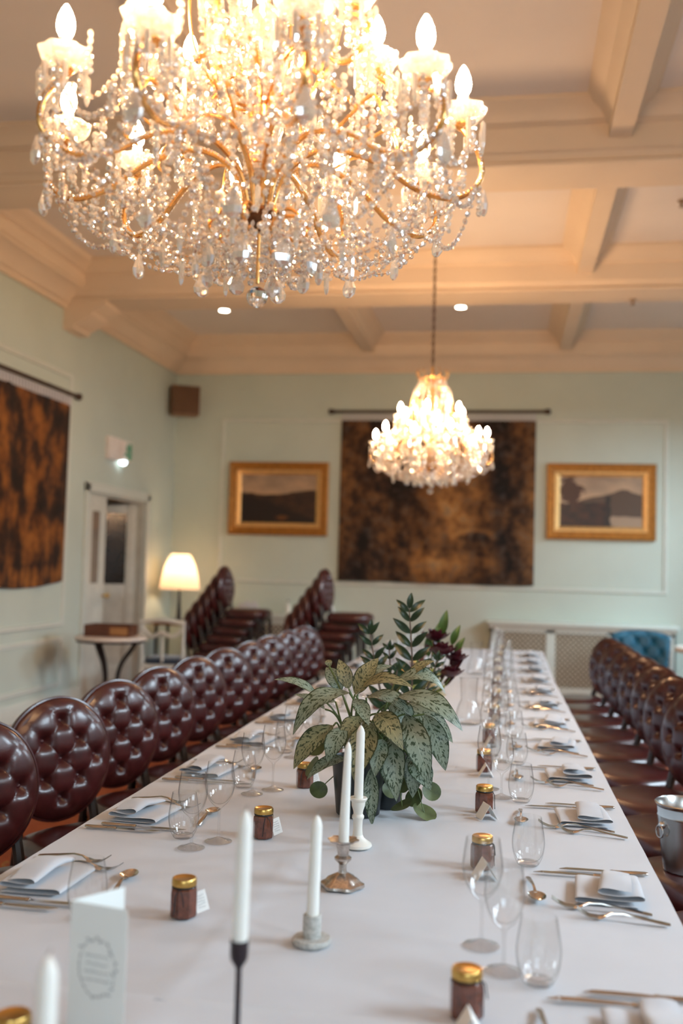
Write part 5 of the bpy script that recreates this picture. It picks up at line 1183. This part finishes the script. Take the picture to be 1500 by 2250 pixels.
SCROLLS.append(('arm_scroll', MB().tube(spline(z0([(0.17, 0.335), (0.22, 0.37), (0.27, 0.40), (0.29, 0.36), (0.26, 0.335)]), 6), 0.0038, 6).mesh('arm_scroll', 'gold_arm'), [2 * pi * (k + 0.4) / 10 for k in range(10)]))
WIRE_ME = wires.mesh('bead_wires', 'gold_arm')
ARM_ME = {0: {}, 1: {}}
for t in (0, 1):
    for zd in sorted({a[1] for a in ARMS if a[3] == t}):
        R = 0.425 if t == 0 else 0.255; mb = MB(); P = arm_path(R, zd, t); mb.tube(P, 0.0062, 8); mb.lathe([(0, -0.016), (0.012, -0.012), (0.019, -0.004), (0.016, 0.0), (0, 0)], 18, (R, 0, zd)); ARM_ME[t][zd] = mb.mesh('arm', 'gold_arm')
DISH_ME = MB().lathe([(0.010, 0.0), (0.022, 0.002), (0.038, 0.010), (0.047, 0.024), (0.049, 0.032), (0.0475, 0.032), (0.045, 0.024), (0.036, 0.0125), (0.021, 0.005), (0.010, 0.003)], 48, scallop=0.06, sn=8).mesh('drip_dish', 'crystal_dish', 50)
SLEEVE_ME = MB().lathe([(0, 0.002), (0.0125, 0.002), (0.0125, 0.058), (0.010, 0.060), (0, 0.060)], 20).mesh('candle_sleeve', 'candle_sleeve')
BULB_ME = MB().lathe([(0, 0.058), (0.009, 0.060), (0.0155, 0.072), (0.0175, 0.085), (0.015, 0.100), (0.009, 0.115), (0.003, 0.125), (0, 0.127)], 16).mesh('bulb', 'bulb', 80)
def bead_mass(name, lst):
    mb = MB()
    bv, bf = BEAD.v, BEAD.f; rnd = random.Random(2)
    for x, y, z, r in lst:
        a = rnd.uniform(0, 6.3); t_ = rnd.uniform(-0.7, 0.7); M = Matrix.Translation((x, y, z)) @ Matrix.Rotation(a, 4, 'Z') @ Matrix.Rotation(1.57 + t_, 4, 'X') @ Matrix.Scale(r, 4)
        mb.add([M @ Vector(q) for q in bv], bf)
    return mb.mesh(name, 'crystal', None)
def chandelier(label, loc, chain_top, near):
    t = thing('crystal_chandelier', label, 'chandelier', loc, 0.0, 'crystal chandeliers over the table')
    link('crystal_ball', BALL_ME, t); link('hub', HUB_ME, t); link('centre_rod', COLM, t); link('glass_column', VASE_ME, t); w = link('bead_wires', WIRE_ME, t); w['kind'] = 'stuff'
    for nm, me, angs in SCROLLS:
        for a in angs: link(nm, me, t).rotation_euler = (0, 0, a)
    for R, zd, a, tier in ARMS:
        arm = link('arm', ARM_ME[tier][zd], t); arm.rotation_euler = (0, 0, a)
        for nm, me in (('drip_dish', DISH_ME), ('candle_sleeve', SLEEVE_ME), ('bulb', BULB_ME)):
            o = link(nm, me, arm); o.location = (R, 0, zd)
    for kd, p, a in drops:
        o = link('prism_drop' if kd == 'prism' else 'almond_drop', PRISM_ME if kd == 'prism' else ALMOND_ME, t); o.location = p; o.rotation_euler = (0, 0, a + pi / 2)
    if near:
        # the beads that show largest hang as single beads, the rest as one mass
        cp = Vector((0, 0, CAM_H)) - Vector(loc)
        vis = sorted([b for b in beads if b[2] < 0.56 and b[3] > 0.005], key=lambda b: (Vector(b[:3]) - cp).length / b[3])
        single = vis[:290]; ids = set(id(b) for b in single); rest = [b for b in beads if id(b) not in ids]
        for x, y, z, r in single:
            o = link('bead', BEAD_ME, t); o.location = (x, y, z); o.scale = (r, r, r); o.rotation_euler = (1.57 + random.uniform(-0.7, 0.7), 0, random.uniform(0, 6.3))
    else: rest = beads
    o = link('bead_strands', bead_mass('bead_strands', rest), t); o['kind'] = 'stuff'
    # chain and ceiling rose
    ch = MB(); z = 0.985; k = 0; top = chain_top - loc[2] - 0.06
    while z < top:
        ax = Vector((1, 0, 0)) if k % 2 else Vector((0, 1, 0))
        ch.tube([tuple(Vector((0, 0, z + 0.017)) + ax * 0.010 * cos(2 * pi * j / 12) + Vector((0, 0, 0.021 * sin(2 * pi * j / 12)))) for j in range(12)], 0.0032, 5, closed=True); z += 0.032; k += 1
    ch.tube([(0.004, 0.004, 0.98), (0.004, -0.004, top + 0.02)], 0.003, 5)
    ch.build('chain', 'bronze', t)
    MB().lathe([(0, -0.075), (0.012, -0.07), (0.02, -0.05), (0.045, -0.03), (0.055, -0.008), (0.06, 0.0), (0, 0)], 24, (0, 0, chain_top - loc[2])).build('ceiling_rose', 'bronze', t)
    return t
CH1 = chandelier('large crystal chandelier hanging nearest above the table', (-0.535, 2.02, 1.985), ZC, True)
CH2 = chandelier('smaller-looking crystal chandelier hanging farther back before the tapestry', (-0.603, 7.60, 1.995), ZC, False)
